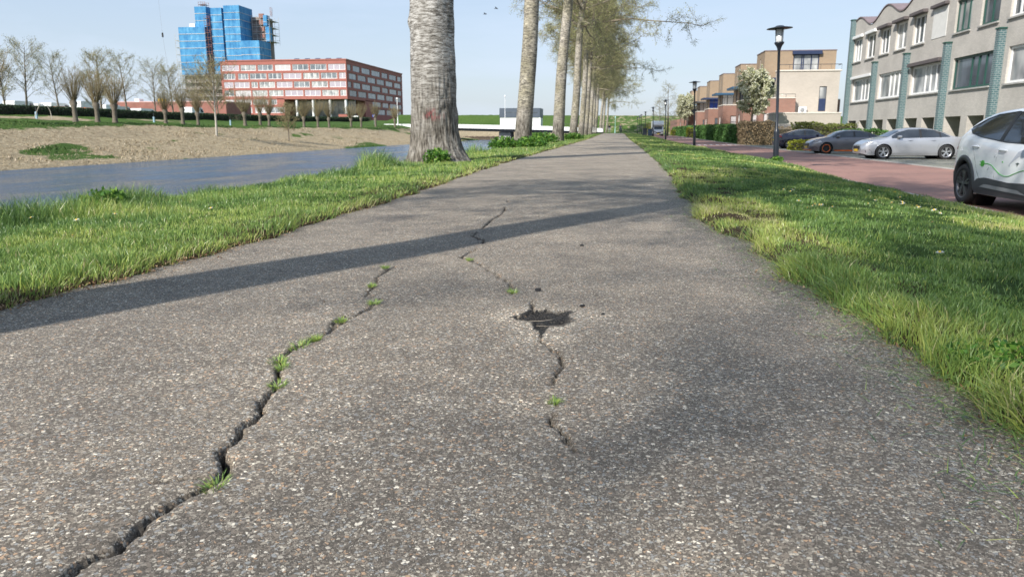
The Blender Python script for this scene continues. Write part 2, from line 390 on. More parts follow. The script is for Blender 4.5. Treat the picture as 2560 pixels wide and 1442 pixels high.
hole = [(-0.41, 2.93), (-0.368, 2.992), (-0.359, 3.058), (-0.29, 3.075), (-0.223, 3.077), (-0.15, 3.069), (-0.185, 2.98), (-0.155, 2.90), (-0.19, 2.818), (-0.255, 2.79), (-0.262, 2.66), (-0.292, 2.75), (-0.312, 2.866), (-0.356, 2.885)]
py = [-8, -4, -1.5, 0, .6, .85, .92]; y = .92
while y < 9: y += float(np.clip(.0022 * y * y, .0055, .028)); py.append(y)
py = np.array(py + list(np.arange(9.1, 20, .2)) + list(np.arange(20, 60, 1.0)) + list(np.arange(60, 164, 4)))
px = np.concatenate([np.arange(-2.95, -1.36, .03), np.arange(-1.36, .06, .0065), np.arange(.06, 1.36, .03)])
PX, PY = np.meshgrid(px, py)
PZ = rise(PY) + .022 * (fbm(PX * .9, PY * .9, 4.4, o=2) - .5) * sstep(.5, 1.5, PY)
X, Y = PX.ravel(), PY.ravel()
sel = np.where((X > -1.45) & (X < .1) & (Y > .85) & (Y < 8.6))[0]
x, y = X[sel], Y[sel]
jx = x + .022 * (vn(x * 28, y * 28, 1) - .5) + .010 * (vn(x * 80, y * 80, 2) - .5)
jy = y + .022 * (vn(x * 28, y * 28, 3) - .5) + .010 * (vn(x * 80, y * 80, 4) - .5)
dep = np.zeros(len(x)); drk = np.zeros(len(x))
def seg_d(pts):
    best = np.full(len(x), 9.); arc = np.zeros(len(x)); s = 0
    for a, b in zip(pts[:-1], pts[1:]):
        dx, dy = b[0] - a[0], b[1] - a[1]; L2 = dx * dx + dy * dy + 1e-9; L = math.sqrt(L2)
        t = np.clip(((jx - a[0]) * dx + (jy - a[1]) * dy) / L2, 0, 1)
        d = np.hypot(jx - a[0] - t * dx, jy - a[1] - t * dy)
        m = d < best; best[m] = d[m]; arc[m] = (s + t * L)[m]; s += L
    return best, arc
for pts, wd, dp, gap in ((c1, .0072, .055, .0), (c1b, .0042, .03, .3), (c2, .0036, .025, .36), (c3, .0045, .025, .36), (c4, .006, .035, .38), (c5, .002, .012, .5), (c6, .003, .015, 0)):
    d, a = seg_d(pts)
    ww = wd * (.35 + 1.3 * vn(a * 6, 3.0)) * (sstep(gap - .08, gap + .12, vn(a * 5, 7.7)) if gap else 1)
    if pts is c1: ww = ww * np.interp(y, [.9, 1.3, 1.9, 2.2, 3.1], [1.35, 1.1, .95, .5, .3])
    k = np.clip((ww + .004 - d) / .006, 0, 1) * (ww > .0012)
    dep = np.maximum(dep, dp * k); drk = np.maximum(drk, k)
    dep = np.maximum(dep, .004 * np.clip((ww * 2.2 + .012 - d) / .015, 0, 1) * (ww > .002))
def inpoly(px_, py_, poly):
    c = np.zeros(len(px_), bool); n_ = len(poly)
    for i in range(n_):
        (x1, y1), (x2, y2) = poly[i], poly[(i + 1) % n_]
        k = ((y1 > py_) != (y2 > py_)) & (px_ < (x2 - x1) * (py_ - y1) / (y2 - y1 + 1e-12) + x1); c ^= k
    return c
hin = inpoly(jx, jy, hole); hd, _ = seg_d(hole + hole[:1])
hk = np.where(hin, np.clip(hd / .008, 0, 1), 0)
hdep = hk * (.012 + .016 * (vn(x * 60, y * 60, 8) - .5) + .02 * (vn(x * 25, y * 25, 6) - .5))
dep = np.maximum(dep, hdep); drk = np.maximum(drk, np.where(hin | (hd < .006), 1, 0) * np.interp(x, [-.19, -.155], [1, .55]))
Z = PZ.ravel(); Z[sel] -= dep
D = np.zeros(len(X)); D[sel] = drk
worn = np.zeros(len(X)); worn[sel] = np.clip(1 - seg_d(hole + hole[:1])[0] / .16, 0, 1) * (~hin) * (hd > .006)
pm, n, l, b = new_mat('exposed aggregate asphalt')
wv = coords(n, l, kind='World')
def voro(scale, feat='F1'):
    v = n.new('ShaderNodeTexVoronoi'); v.inputs['Scale'].default_value = scale; v.feature = feat; l.new(wp.outputs[0], v.inputs['Vector']); return v
wp = n.new('ShaderNodeMixRGB'); wp.blend_type = 'LINEAR_LIGHT'; wp.inputs[0].default_value = .004
nc = n.new('ShaderNodeTexNoise'); nc.inputs['Scale'].default_value = 160; l.new(wv, nc.inputs['Vector']); l.new(wv, wp.inputs[1]); l.new(nc.outputs['Color'], wp.inputs[2])
va = voro(140); ve = voro(140, 'DISTANCE_TO_EDGE'); vb = voro(330); vbe = voro(330, 'DISTANCE_TO_EDGE')
sa = n.new('ShaderNodeSeparateColor'); l.new(va.outputs['Color'], sa.inputs[0])
stone = ramp(n, [(0, (.06, .055, .05)), (.28, (.10, .09, .08)), (.52, (.145, .135, .122)), (.68, (.135, .142, .15)), (.80, (.20, .145, .105)), (.86, (.225, .215, .195)), (.972, (.36, .35, .325))], 'CONSTANT')
l.new(sa.outputs[0], stone.inputs[0])
sb = n.new('ShaderNodeSeparateColor'); l.new(vb.outputs['Color'], sb.inputs[0])
stoneb = ramp(n, [(0, (.045, .042, .038)), (.4, (.09, .083, .075)), (.7, (.15, .14, .128)), (.93, (.30, .29, .27))], 'CONSTANT'); l.new(sb.outputs[1], stoneb.inputs[0])
# stone visible where its own random number lets it poke out of the binder
thr = n.new('ShaderNodeMath'); thr.operation = 'MULTIPLY'; thr.inputs[1].default_value = .42; l.new(sa.outputs[2], thr.inputs[0])
cmpn = n.new('ShaderNodeMath'); cmpn.operation = 'SUBTRACT'; 
sc_e = n.new('ShaderNodeMath'); sc_e.operation = 'MULTIPLY'; sc_e.inputs[1].default_value = 2.2; l.new(ve.outputs['Distance'], sc_e.inputs[0])
l.new(sc_e.outputs[0], cmpn.inputs[0]); l.new(thr.outputs[0], cmpn.inputs[1])
big = ramp(n, [(.0, (0, 0, 0)), (.05, (1, 1, 1))]); l.new(cmpn.outputs[0], big.inputs[0])
mortar = ramp(n, [(.04, (0, 0, 0)), (.16, (1, 1, 1))]); l.new(vbe.outputs['Distance'], mortar.inputs[0])
bind = n.new('ShaderNodeMixRGB'); bind.inputs[1].default_value = (.035, .03, .026, 1); l.new(mortar.outputs[0], bind.inputs[0]); l.new(stoneb.outputs[0], bind.inputs[2])
mS = n.new('ShaderNodeMixRGB'); l.new(big.outputs[0], mS.inputs[0]); l.new(bind.outputs[0], mS.inputs[1]); l.new(stone.outputs[0], mS.inputs[2])
fl = noise(n, l, wv, 1.3, 7, .65); fl2 = noise(n, l, wv, 7, 4, .6)
wear = ramp(n, [(.28, (.70, .70, .70)), (.5, (1.0, .99, .96)), (.74, (1.36, 1.32, 1.25))]); l.new(fl, wear.inputs[0])
mW = n.new('ShaderNodeMixRGB'); mW.blend_type = 'MULTIPLY'; mW.inputs[0].default_value = 1; l.new(mS.outputs[0], mW.inputs[1]); l.new(wear.outputs[0], mW.inputs[2])
wear2 = ramp(n, [(.3, (.86, .86, .86)), (.7, (1.14, 1.13, 1.11))]); l.new(fl2, wear2.inputs[0])
mW2 = n.new('ShaderNodeMixRGB'); mW2.blend_type = 'MULTIPLY'; mW2.inputs[0].default_value = 1; l.new(mW.outputs[0], mW2.inputs[1]); l.new(wear2.outputs[0], mW2.inputs[2])
gain = n.new('ShaderNodeMixRGB'); gain.blend_type = 'MULTIPLY'; gain.inputs[0].default_value = 1; gain.inputs[2].default_value = (2.95, 2.75, 2.48, 1); l.new(mW2.outputs[0], gain.inputs[1])
ad_ = n.new('ShaderNodeAttribute'); ad_.attribute_name = 'broken'
pitch_c = ramp(n, [(.35, (.004, .004, .004)), (.52, (.03, .026, .022)), (.66, (.11, .095, .075))]); l.new(noise(n, l, wv, 120, 3), pitch_c.inputs[0])
mD = n.new('ShaderNodeMixRGB'); l.new(ad_.outputs['Fac'], mD.inputs[0]); l.new(gain.outputs[0], mD.inputs[1]); l.new(pitch_c.outputs[0], mD.inputs[2])
aw = n.new('ShaderNodeAttribute'); aw.attribute_name = 'worn'
mV = n.new('ShaderNodeMixRGB'); mV.blend_type = 'MULTIPLY'; mV.inputs[2].default_value = (1.5, 1.5, 1.48, 1); l.new(aw.outputs['Fac'], mV.inputs[0]); l.new(mD.outputs[0], mV.inputs[1])
l.new(mV.outputs[0], b.inputs['Base Color']); b.inputs['Roughness'].default_value = .75; b.inputs['Specular IOR Level'].default_value = .35
hh = n.new('ShaderNodeMath'); hh.operation = 'MULTIPLY_ADD'; hh.inputs[1].default_value = .8
l.new(big.outputs[0], hh.inputs[0]); l.new(mortar.outputs[0], hh.inputs[2])
bump(n, l, hh.outputs[0], b, .8, .0022)
n0, n1 = PX.shape; idx = np.arange(n0 * n1).reshape(n0, n1)
tag(np_mesh('cycle_path', np.stack([X, Y, Z], -1), gridF(idx), pm, attrs={'broken': D, 'worn': worn}), kind='structure')

# ---------------------------------------------------------------- red brick street, kerbs, parking
def hbrick(name, c1_, c2_, mortar_, bw, bh, ms=.008, rot=0):
    m, n, l, b = new_mat(name)
    g_ = n.new('ShaderNodeNewGeometry'); mp_ = n.new('ShaderNodeMapping'); mp_.inputs['Rotation'].default_value = (0, 0, rot); l.new(g_.outputs['Position'], mp_.inputs[0])
    t = n.new('ShaderNodeTexBrick'); l.new(mp_.outputs[0], t.inputs['Vector']); t.inputs['Scale'].default_value = 1
    t.inputs['Brick Width'].default_value = bw; t.inputs['Row Height'].default_value = bh; t.inputs['Mortar Size'].default_value = ms
    t.inputs['Color1'].default_value = (*c1_, 1); t.inputs['Color2'].default_value = (*c2_, 1); t.inputs['Mortar'].default_value = (*mortar_, 1)
    r = ramp(n, [(.25, (.72, .72, .74)), (.75, (1.15, 1.12, 1.1))]); l.new(noise(n, l, g_.outputs['Position'], .5, 7, .65), r.inputs[0])
    mm = n.new('ShaderNodeMixRGB'); mm.blend_type = 'MULTIPLY'; mm.inputs[0].default_value = 1; l.new(t.outputs[0], mm.inputs[1]); l.new(r.outputs[0], mm.inputs[2])
    l.new(mm.outputs[0], b.inputs['Base Color']); b.inputs['Roughness'].default_value = .85
    return m
yy = np.concatenate([np.arange(-20, 60, 4.0), np.arange(60, 206, 4.0)])
def strip(name, x0, x1, z, m, y0=-20, y1=204, kind='structure', th=0):
    y_ = yy[(yy >= y0) & (yy <= y1)]
    V = []; F = []
    for i, q in enumerate(y_):
        r = float(rise(q)); V += [(x0, q, z + r), (x1, q, z + r)]
        if th: V += [(x0, q, z + r - th), (x1, q, z + r - th)]
    k = 4 if th else 2
    for i in range(len(y_) - 1):
        a = i * k; F.append((a, a + 1, a + k + 1, a + k))
        if th: F += [(a + 2, a, a + k, a + k + 2), (a + 1, a + 3, a + k + 3, a + k + 1)]
    return tag(np_mesh(name, V, F, m, smooth=False), kind=kind)
M['road'] = hbrick('red brick paving', (.34, .18, .145), (.27, .14, .11), (.20, .15, .12), .21, .105, .007, R(45))
M['kerb'] = mat('concrete kerb', (.40, .385, .35), .85, var=.2, vs=1.2, kind='World') if False else mat('concrete kerb', (.40, .385, .35), .85, var=.2, vs=1.2)
strip('street', 5.55, 10.6, -.45, M['road'])
strip('kerb', 10.6, 10.75, -.425, M['kerb'], th=.06)
strip('kerb', 5.42, 5.55, -.40, M['kerb'], th=.12)
M['paver'] = hbrick('grey parking pavers', (.30, .29, .26), (.22, .215, .19), (.12, .13, .08), .4, .2, .03)
strip('parking_bay', 10.75, 16.4, -.445, M['paver'], 12, 68)
M['roadwhite'] = mat('worn white road paint', (.76, .75, .72), .8, var=.12, vs=8)
for yc in (66.5, 108):
    mb = MB(); r = float(rise(yc))
    for i in range(9):
        x0 = 5.9 + i * .52
        mb.add([(x0, yc, r - .441), (x0 + .26, yc, r - .441), (x0 + .26, yc + 2.6, r - .441), (x0, yc + 2.6, r - .441)], [(0, 1, 2, 3)])
    tag(mb.build('road_marking', M['roadwhite'], recalc=False), kind='structure')

# ================================================================ grass
def blades(name, x, y, h, wd, lx, ly, tint, m, z=None, parent=None, curl=.35, loc=(0, 0, 0)):
    N = len(x); a = rng.uniform(0, 2 * math.pi, N); cx, cy = np.cos(a) * wd / 2, np.sin(a) * wd / 2
    if z is None: z = gz(x, y) - .004
    V = np.empty((N, 5, 3), np.float32)
    V[:, 0] = np.stack([x - cx, y - cy, z], -1); V[:, 1] = np.stack([x + cx, y + cy, z], -1)
    mx_, my_, mz_ = x + lx * curl, y + ly * curl, z + h * .6
    V[:, 2] = np.stack([mx_ + cx * .8, my_ + cy * .8, mz_], -1); V[:, 3] = np.stack([mx_ - cx * .8, my_ - cy * .8, mz_], -1)
    V[:, 4] = np.stack([x + lx, y + ly, z + h], -1)
    b_ = np.arange(N)[:, None] * 5
    t = np.repeat(tint, 5)
    V -= np.array(loc, np.float32)
    return np_mesh(name, V.reshape(-1, 3), b_ + np.array([0, 1, 2, 3]), m, F3=b_ + np.array([3, 2, 4]), attrs={'tint': t}, parent=parent, smooth=False, loc=None if parent is not None else loc)
M['blade'] = leafmat('grass blades', [(0, (.055, .11, .03)), (.3, (.12, .215, .055)), (.55, (.225, .335, .08)), (.78, (.40, .45, .10)), (1, (.52, .46, .25))], .38, .22, spec=.5)
def samp_y(N, y0, y1, yc):
    """more samples close to the camera: density ~ 1/Y^2 beyond yc"""
    g_ = np.linspace(y0, y1, 4000); d = np.minimum(1, (yc / g_) ** 1.9); c = np.cumsum(d); c /= c[-1]
    return np.interp(rng.uniform(0, 1, N), c, g_)
# left verge: between path and canal
N = 270000
y = samp_y(N, 1.9, 120, 4.2); x = rng.uniform(-7.6, -2.3, N)
k = (x < edgeL(y) + .02) & (x > -(y * 1.1 + 3.5)); x, y = x[k], y[k]; N = len(x)
el = edgeL(y); far = np.clip(y / 6, 1, 14)
ridge = sstep(-4.3, -5.0, x + .5 * (vn(y * .8, 4.4) - .5)) * sstep(-7.5, -6.0, x)
cl = vn(x * 2.1, y * 1.7, 3); tuft = sstep(.40, .8, vn(x * 1.6, y * 1.1, 13))
h = (.024 + .024 * cl + .034 * sstep(.5, .8, vn(x * 4, y * 3.3, 77)) + ridge * (.01 + .17 * tuft * tuft) * sstep(-6.0, -5.3, x) + .10 * ridge * tuft * sstep(9, 14, y)) * rng.uniform(.5, 1.3, N)
h = np.where(el - x < .12, h * 1.25, h) * np.where(y > 12, 1.15, 1)
wd = .0042 * far ** .85 * rng.uniform(.6, 1.3, N)
lean = h * rng.uniform(.1, .75, N); a = rng.uniform(0, 2 * math.pi, N)
lx, ly = lean * np.cos(a), lean * np.sin(a)
e = sstep(.14, 0, el - x); lx += e * h * rng.uniform(.2, .9, N)
tint = np.clip(.40 + .5 * (vn(x * 1.3, y * 1.3, 20) - .35) + .12 * rng.standard_normal(N) - .10 * ridge + (rng.uniform(0, 1, N) < .05) * .5 + e * rng.uniform(-.1, .45, N), 0, 1)
tag(blades('canal_verge_grass', x, y, h, wd, lx, ly, tint, M['blade']), kind='stuff')
# right verge: between path and street
N = 380000
y = samp_y(N, .75, 150, 3.6); x = rng.uniform(.6, 5.5, N) + 0
k = (x > edgeR(y) - .03) & (x < .85 * y + 2.6); x, y = x[k], y[k]; N = len(x)
er = edgeR(y); k = rng.uniform(0, 1, N) > .8 * sstep(.62, .75, vn(x * 3.3, y * 2.7, 91)); x, y, er = x[k], y[k], er[k]; N = len(x); far = np.clip(y / 5, 1, 16)
e = sstep(.20, 0, x - er); e2 = sstep(.5, 0, x - er)
cl = vn(x * 1.9, y * 1.6, 33)
cl2 = sstep(.45, .8, vn(x * 4.5, y * 3.5, 78))
h = (.014 + .018 * cl + .022 * cl2 + .045 * e2 * sstep(.42, .8, vn(y * 3.5, x * 3, 8)) + .008 * e) * rng.uniform(.5, 1.35, N) * np.interp(y, [0, 8, 20], [1, 1, 1.25])
wd = .0040 * far ** .85 * rng.uniform(.6, 1.3, N)
lean = h * rng.uniform(.15, .8, N); a = rng.uniform(0, 2 * math.pi, N)
lx, ly = lean * np.cos(a), lean * np.sin(a)
lx -= e * h * rng.uniform(-.5, 1.9, N) * sstep(.2, .6, vn(y * 4, 2.0)); ly += h * .5 * (vn(x * 5, y * 5, 3) - .5)
patch = sstep(.42, .66, fbm(x * .9, y * .55, 41, o=3)); patch2 = sstep(.55, .75, vn(x * 2.6, y * 1.6, 51))
tint = np.clip(.34 + .40 * patch + .15 * patch2 * patch + .10 * rng.standard_normal(N) + (rng.uniform(0, 1, N) < .06) * .4 - .08 * e, 0, 1)
tag(blades('street_verge_grass', x, y, h, wd, lx, ly, tint, M['blade']), kind='stuff')
# loose cut blades lying on the path edge
N = 5200
y = samp_y(N, 1.3, 12, 3); d = rng.exponential(.09, N); x = edgeR(y) - d + .04
k = d < .45; x, y = x[k], y[k]; N = len(x)
L = rng.uniform(.02, .09, N); a = rng.uniform(0, 2 * math.pi, N)
tint = np.clip(rng.normal(.33, .2, N), 0, 1)
tag(blades('cut_grass', x, y, np.full(N, .004) + rng.uniform(0, .012, N), np.full(N, .0035), L * np.cos(a), L * np.sin(a), tint, M['blade'], z=np.full(N, .014)), kind='stuff')
M['litter'] = leafmat('dead leaf litter', [(0, (.09, .05, .025)), (.5, (.25, .14, .07)), (1, (.42, .30, .18))], .8, .1)
N = 3600
y = samp_y(N, 1.2, 14, 3); sd_ = rng.uniform(0, 1, N) < .6; d = rng.exponential(.045, N)
x = np.where(sd_, edgeL(y) + d - .02, edgeR(y) - d + .03); L = rng.uniform(.008, .03, N); a = rng.uniform(0, 6.28, N)
tag(blades('leaf_litter', x, y, rng.uniform(.002, .012, N), rng.uniform(.004, .011, N), L * np.cos(a), L * np.sin(a), rng.uniform(0, 1, N), M['litter'], z=np.full(N, .012)), kind='stuff')
# straw and tussocks on the far bank
N = 42000
x = rng.uniform(-47.5, -32.2, N); y = 28 + 150 * rng.uniform(0, 1, N) ** 1.6
k = x > -(y * .90 + 3); x, y = x[k], y[k]; N = len(x)
cl = fbm(x * .5, y * .4, 6.0, o=3)
tw = sstep(.45, .7, cl)
h = (.04 + .13 * tw) * rng.uniform(.4, 1.3, N); a = rng.uniform(0, 6.28, N); lean = h * rng.uniform(.3, 1.4, N)
d_ = sstep(.76, .52, fbm(x * .22, y * .13, 3.3, o=4)) * sstep(-45.6, -42.2, x + 5.0 * (fbm(y * .06, 9.1, o=3) - .5))
M['straw'] = leafmat('dry bank growth', [(0, (.04, .09, .018)), (.3, (.10, .13, .04)), (.5, (.29, .23, .14)), (.8, (.43, .35, .24)), (1, (.55, .47, .35))], .8, .15)
tint = np.clip(np.where(d_ > .4, .72, .08) + .16 * rng.standard_normal(N), 0, 1)
tag(blades('bank_growth', x, y, h, rng.uniform(.03, .09, N), lean * np.cos(a), lean * np.sin(a), tint, M['straw']), kind='stuff')

# crumbs of leaf and twig blown over the asphalt
N = 420
y = samp_y(N, 1.2, 22, 3.5); x = rng.uniform(-2.4, .9, N); L = rng.uniform(.004, .022, N); a = rng.uniform(0, 6.28, N)
tag(blades('path_litter', x, y, rng.uniform(.001, .006, N), rng.uniform(.002, .007, N), L * np.cos(a), L * np.sin(a), rng.uniform(0, 1, N), M['litter'], z=np.full(N, .009)), kind='stuff')
# leafy weed clumps
M['weed'] = leafmat('fresh weed leaves', [(0, (.03, .09, .015)), (.5, (.08, .2, .03)), (1, (.2, .32, .05))], .45, .35)
def leaf_cloud(c, r, N, size, flat=.6, seed=0, shell=.5):
    """N small leaf quads inside an ellipsoid; returns V, F, tint"""
    g_ = np.random.default_rng(seed)
    d = g_.standard_normal((N, 3)); d /= np.linalg.norm(d, axis=1)[:, None]
    rr_ = (shell + (1 - shell) * g_.uniform(0, 1, N)) ** (1 / 1.5)
    p = np.array(c) + d * rr_[:, None] * np.array(r)
    u = g_.standard_normal((N, 3)); u /= np.linalg.norm(u, axis=1)[:, None]
    v = np.cross(u, g_.standard_normal((N, 3))); v /= np.linalg.norm(v, axis=1)[:, None]
    s = size * g_.uniform(.5, 1.3, N)[:, None]
    V = np.stack([p - u * s, p - v * s * flat, p + u * s, p + v * s * flat], 1)
    F = np.arange(N * 4).reshape(N, 4)
    return V.reshape(-1, 3), F, np.repeat(g_.uniform(0, 1, N), 4)
def weed(name, label, x, y, r, h, N, size, seed, group='weeds in the verge'):
    z = float(gz(x, y))
    V, F, t = leaf_cloud((0, 0, h * .35), (r, r, h * .65), N, size, .55, seed, .2)
    V[:, 2] = np.maximum(V[:, 2], -.02)
    o = np_mesh(name, V, F, M['weed'], attrs={'tint': t}, smooth=False, loc=(x, y, z))
    return tag(o, label, 'weed', group)
weed('leafy_weed', 'bushy yellow-green weed on the canal bank ridge, lowest in the picture', -4.95, 6.65, .25, .22, 900, .028, 1)
weed('leafy_weed', 'bright green leafy weed at the foot of the thickest poplar trunk', -4.15, 17.05, .34, .34, 900, .045, 2)
weed('leafy_weed', 'dark green weed clump beside the foot of the second poplar', -3.95, 34.6, .8, .5, 1500, .07, 3)
weed('leafy_weed', 'bright green weed mound on the bank before the second poplar trunk', -5.3, 34.9, .75, .6, 1500, .07, 4)
weed('leafy_weed', 'wide green weed mound between the second and third poplar trunks', -4.9, 49, 1.2, .7, 1500, .09, 5)
weed('leafy_weed', 'low dark weed clump beside the fourth poplar trunk', -3.9, 66, 1.0, .6, 1000, .10, 6)
weed('clover_weed', 'round-leaved clover patch at the asphalt edge under the long grass', 1.18, 2.35, .16, .06, 420, .013, 7)
weed('leafy_weed', 'green weed ring at the foot of the nearest street lamp', 4.87, 24.0, .2, .16, 300, .04, 9)
# tufts growing out of the cracks
tufts = [(-1.272, 3.95, .03, 'small grass tuft at the far tip of the left crack'), (-1.185, 3.458, .035, 'grass tuft in the narrow upper part of the left crack'),
         (-1.055, 3.097, .04, 'bright grass tuft just right of the left crack, where it bends'), (-1.086, 2.77, .035, 'grass tuft in the left crack above the long green strip'),
         (-1.08, 2.504, .03, 'upper end of the long grass strip in the left crack'), (-1.102, 2.412, .045, 'long grass strip filling the left crack'),
         (-1.1, 2.233, .045, 'wide grass tuft below the long strip in the left crack'), (-1.055, 2.165, .03, 'small grass tuft under the wide tuft in the left crack'),
         (-0.995, 2.0, .04, 'grass tuft where the left crack opens wide'), (-0.838, 1.373, .035, 'lowest green tuft in the left crack, on its sharp bend'),
         (-0.478, 3.416, .04, 'yellow-green tuft in the crack above the pothole'), (-0.156, 1.971, .02, 'tiny tuft in the thin crack below the pothole'),
         (-0.85, 4.269, .03, 'faint tuft where the middle cracks meet')]
for i, (tx, ty, tr, lb) in enumerate(tufts):
    N = 90; a = rng.uniform(0, 6.28, N); r_ = 1.15 * tr * np.sqrt(rng.uniform(0, 1, N)) * .8
    x = tx + r_ * np.cos(a) * .6; y = ty + r_ * np.sin(a) * (1.5 if i == 5 else 1)
    h = rng.uniform(.004, .022, N); lean = rng.uniform(.006, .030, N)
    o = blades('crack_tuft', x, y, h, np.full(N, .0032), lean * np.cos(a), lean * np.sin(a), np.clip(rng.normal(.55, .12, N), 0, 1), M['blade'], z=np.full(N, -.003), loc=(tx, ty, 0))
    tag(o, lb, 'grass tuft', 'tufts growing in the cracks')
# crumbs of asphalt by the pothole
for (sx, sy, ss, lb) in [(-0.358, 3.46, .016, 'largest black asphalt crumb, above the pothole'), (-0.132, 3.157, .012, 'black asphalt crumb right of the pothole'),
                         (-0.039, 3.031, .008, 'small dark crumb farther right of the pothole'), (-0.216, 4.913, .014, 'lone dark crumb far above the pothole')]:
    bm = bmesh.new(); bmesh.ops.create_icosphere(bm, subdivisions=2, radius=ss)
    for v in bm.verts: v.co *= .7 + .6 * random.random(); v.co.z *= .6
    me = bpy.data.meshes.new('asphalt_crumb'); bm.to_mesh(me); bm.free(); me.materials.append(M['rubber'])
    o = bpy.data.objects.new('asphalt_crumb', me); col.objects.link(o); o.location = (sx, sy, ss * .35); tag(o, lb, 'crumb', 'asphalt crumbs')
# roots lying in the pothole
M['root'] = mat('dry root', (.42, .36, .29), .8)
mb = MB(); mb.tube([(-.34, 2.93, -.012), (-.29, 2.90, -.004), (-.24, 2.93, -.002), (-.21, 2.985, -.006)], .0009, 5)
tag(mb.build('dry_root', M['root']), 'thin pale root lying across the pothole', 'root')
mb = MB(); mb.tube([(-.30, 2.84, -.008), (-.25, 2.80, .002), (-.20, 2.82, .003), (-.16, 2.87, .004)], .0008, 5)
tag(mb.build('dry_root', M['root']), 'thin pale root along the lower rim of the pothole', 'root')
# daisies and dandelions
M['petal'] = mat('daisy petals', (.78, .78, .76), .6, var=.04); M['pollen'] = mat('daisy centre', (.7, .45, .03), .7)
def flower(name, cat, label, petal, r, grp):
    t = thing(name, label, cat, group=grp)
    mb = MB()
    for i in range(14):
        a = i * 2 * math.pi / 14; c_, s_ = math.cos(a), math.sin(a); q = .13
        mb.add([(0, 0, .05), (r * .7 * math.cos(a - q), r * .7 * math.sin(a - q), .055), (r * c_, r * s_, .052), (r * .7 * math.cos(a + q), r * .7 * math.sin(a + q), .055)], [(0, 1, 2, 3)])
    mb.build('petals', petal, t, recalc=False)
    mb = MB(); mb.lathe([(0, .060), (r * .2, .059), (r * .32, .055), (r * .3, .051)], 8); mb.build('flower_centre', M['pollen'], t)
    mb = MB(); mb.tube([(0, 0, 0), (.002, .001, .03), (0, 0, .051)], .0012, 4); mb.build('stem', M['weed'], t)
    return t
dl = 'small white daisy open among the short green grass'
d0 = flower('daisy', 'daisy', dl, M['petal'], .020, 'daisies in the verge')
dais = [(-4.72, 5.462), (-3.975, 5.022), (1.912, 7.264), (1.838, 7.039), (1.753, 7.51), (1.934, 8.576), (1.976, 8.848), (2.351, 7.363), (2.647, 7.557), (2.778, 7.774), (2.757, 7.611), (2.842, 7.545), (2.835, 7.431), (2.34, 5.836), (1.765, 4.271), (1.831, 8.828), (1.9, 8.949), (2.749, 6.932), (2.775, 6.872), (1.676, 10.208), (2.667, 8.192), (2.459, 9.318), (2.726, 9.796), (2.784, 6.937), (2.637, 7.634), (1.99, 7.2), (1.87, 7.16), (1.80, 7.11), (-4.9, 5.3), (-4.1, 5.6), (-3.4, 5.9), (-3.7, 4.6), (3.2, 8.9), (3.05, 9.6), (1.5, 12.2), (2.2, 13.5), (1.72, 7.0), (1.83, 7.19)]
for i, (x_, y_) in enumerate(dais):
    o = d0 if i == 0 else copy_tree(d0)
    o.location = (x_, y_, float(gz(x_, y_)) + .005); o.rotation_euler = (R(random.uniform(5, 32)), R(random.uniform(-12, 12)), random.uniform(0, 6)); o.scale = (random.uniform(.8, 1.3),) * 3
p0 = flower('dandelion', 'dandelion', 'yellow dandelion flower in the street verge', M['pollen'], .022, 'dandelions in the verge')
for i, (x_, y_) in enumerate([(3.9, 17.0), (3.55, 10.2), (2.05, 19.5)]):
    o = p0 if i == 0 else copy_tree(p0)
    o.location = (x_, y_, float(gz(x_, y_)) + .01); o.rotation_euler = (R(15), 0, i)
# ================================================================ trees
class Tw:
    def __init__(s): s.V = []; s.F = []; s.m = []; s.t = []; s.n = 0
    def tube(s, P, r, n=3, m=0, tint=.5):
        P = np.asarray(P, float); k = len(P); r = np.broadcast_to(np.asarray(r, float), (k,))
        d = np.gradient(P, axis=0); d /= np.linalg.norm(d, axis=1)[:, None] + 1e-9
        ref = np.array([.3, .2, 1.0]) if abs(d[0, 2]) < .8 else np.array([1., .2, .1])
        a = np.cross(d, ref); a /= np.linalg.norm(a, axis=1)[:, None] + 1e-9; b_ = np.cross(d, a)
        th = np.arange(n) * 2 * np.pi / n
        V = P[:, None] + (a[:, None] * np.cos(th)[None, :, None] + b_[:, None] * np.sin(th)[None, :, None]) * r[:, None, None]
        i = np.arange(k - 1)[:, None] * n; j = np.arange(n)[None]; j2 = (j + 1) % n
        F = np.stack([i + j, i + j2, i + n + j2, i + n + j], -1).reshape(-1, 4) + s.n
        s.V.append(V.reshape(-1, 3)); s.F.append(F); s.m.append(np.full(len(F), m)); s.t.append(np.full(k * n, tint)); s.n += k * n
    def flakes(s, P, size, m=1, flat=.6, tint=None):
        N = len(P); u = rng.standard_normal((N, 3)); u /= np.linalg.norm(u, axis=1)[:, None]
        v = np.cross(u, rng.standard_normal((N, 3))); v /= np.linalg.norm(v, axis=1)[:, None]
        sz = (size * rng.uniform(.5, 1.4, N))[:, None]
        V = np.stack([P - u * sz, P - v * sz * flat, P + u * sz, P + v * sz * flat], 1)
        s.V.append(V.reshape(-1, 3)); s.F.append(np.arange(N * 4).reshape(N, 4) + s.n); s.m.append(np.full(N, m))
        s.t.append(np.repeat(rng.uniform(0, 1, N) if tint is None else tint, 4)); s.n += N * 4
    def build(s, name, mats, parent, smooth=True):
        return np_mesh(name, np.concatenate(s.V), np.concatenate(s.F), mats, midx=np.concatenate(s.m), parent=parent, smooth=smooth, attrs={'tint': np.concatenate(s.t)})
def unit(v): return v / (np.linalg.norm(v) + 1e-9)
def curve_branch(p0, d0, L, k, droop, wob, rs):
    P = [np.array(p0, float)]; d = unit(np.array(d0, float)); st = L / (k - 1)
    for i in range(k - 1):
        d = unit(d + np.array([0, 0, droop]) * st + rs.standard_normal(3) * wob); P.append(P[-1] + d * st)
    return np.array(P)

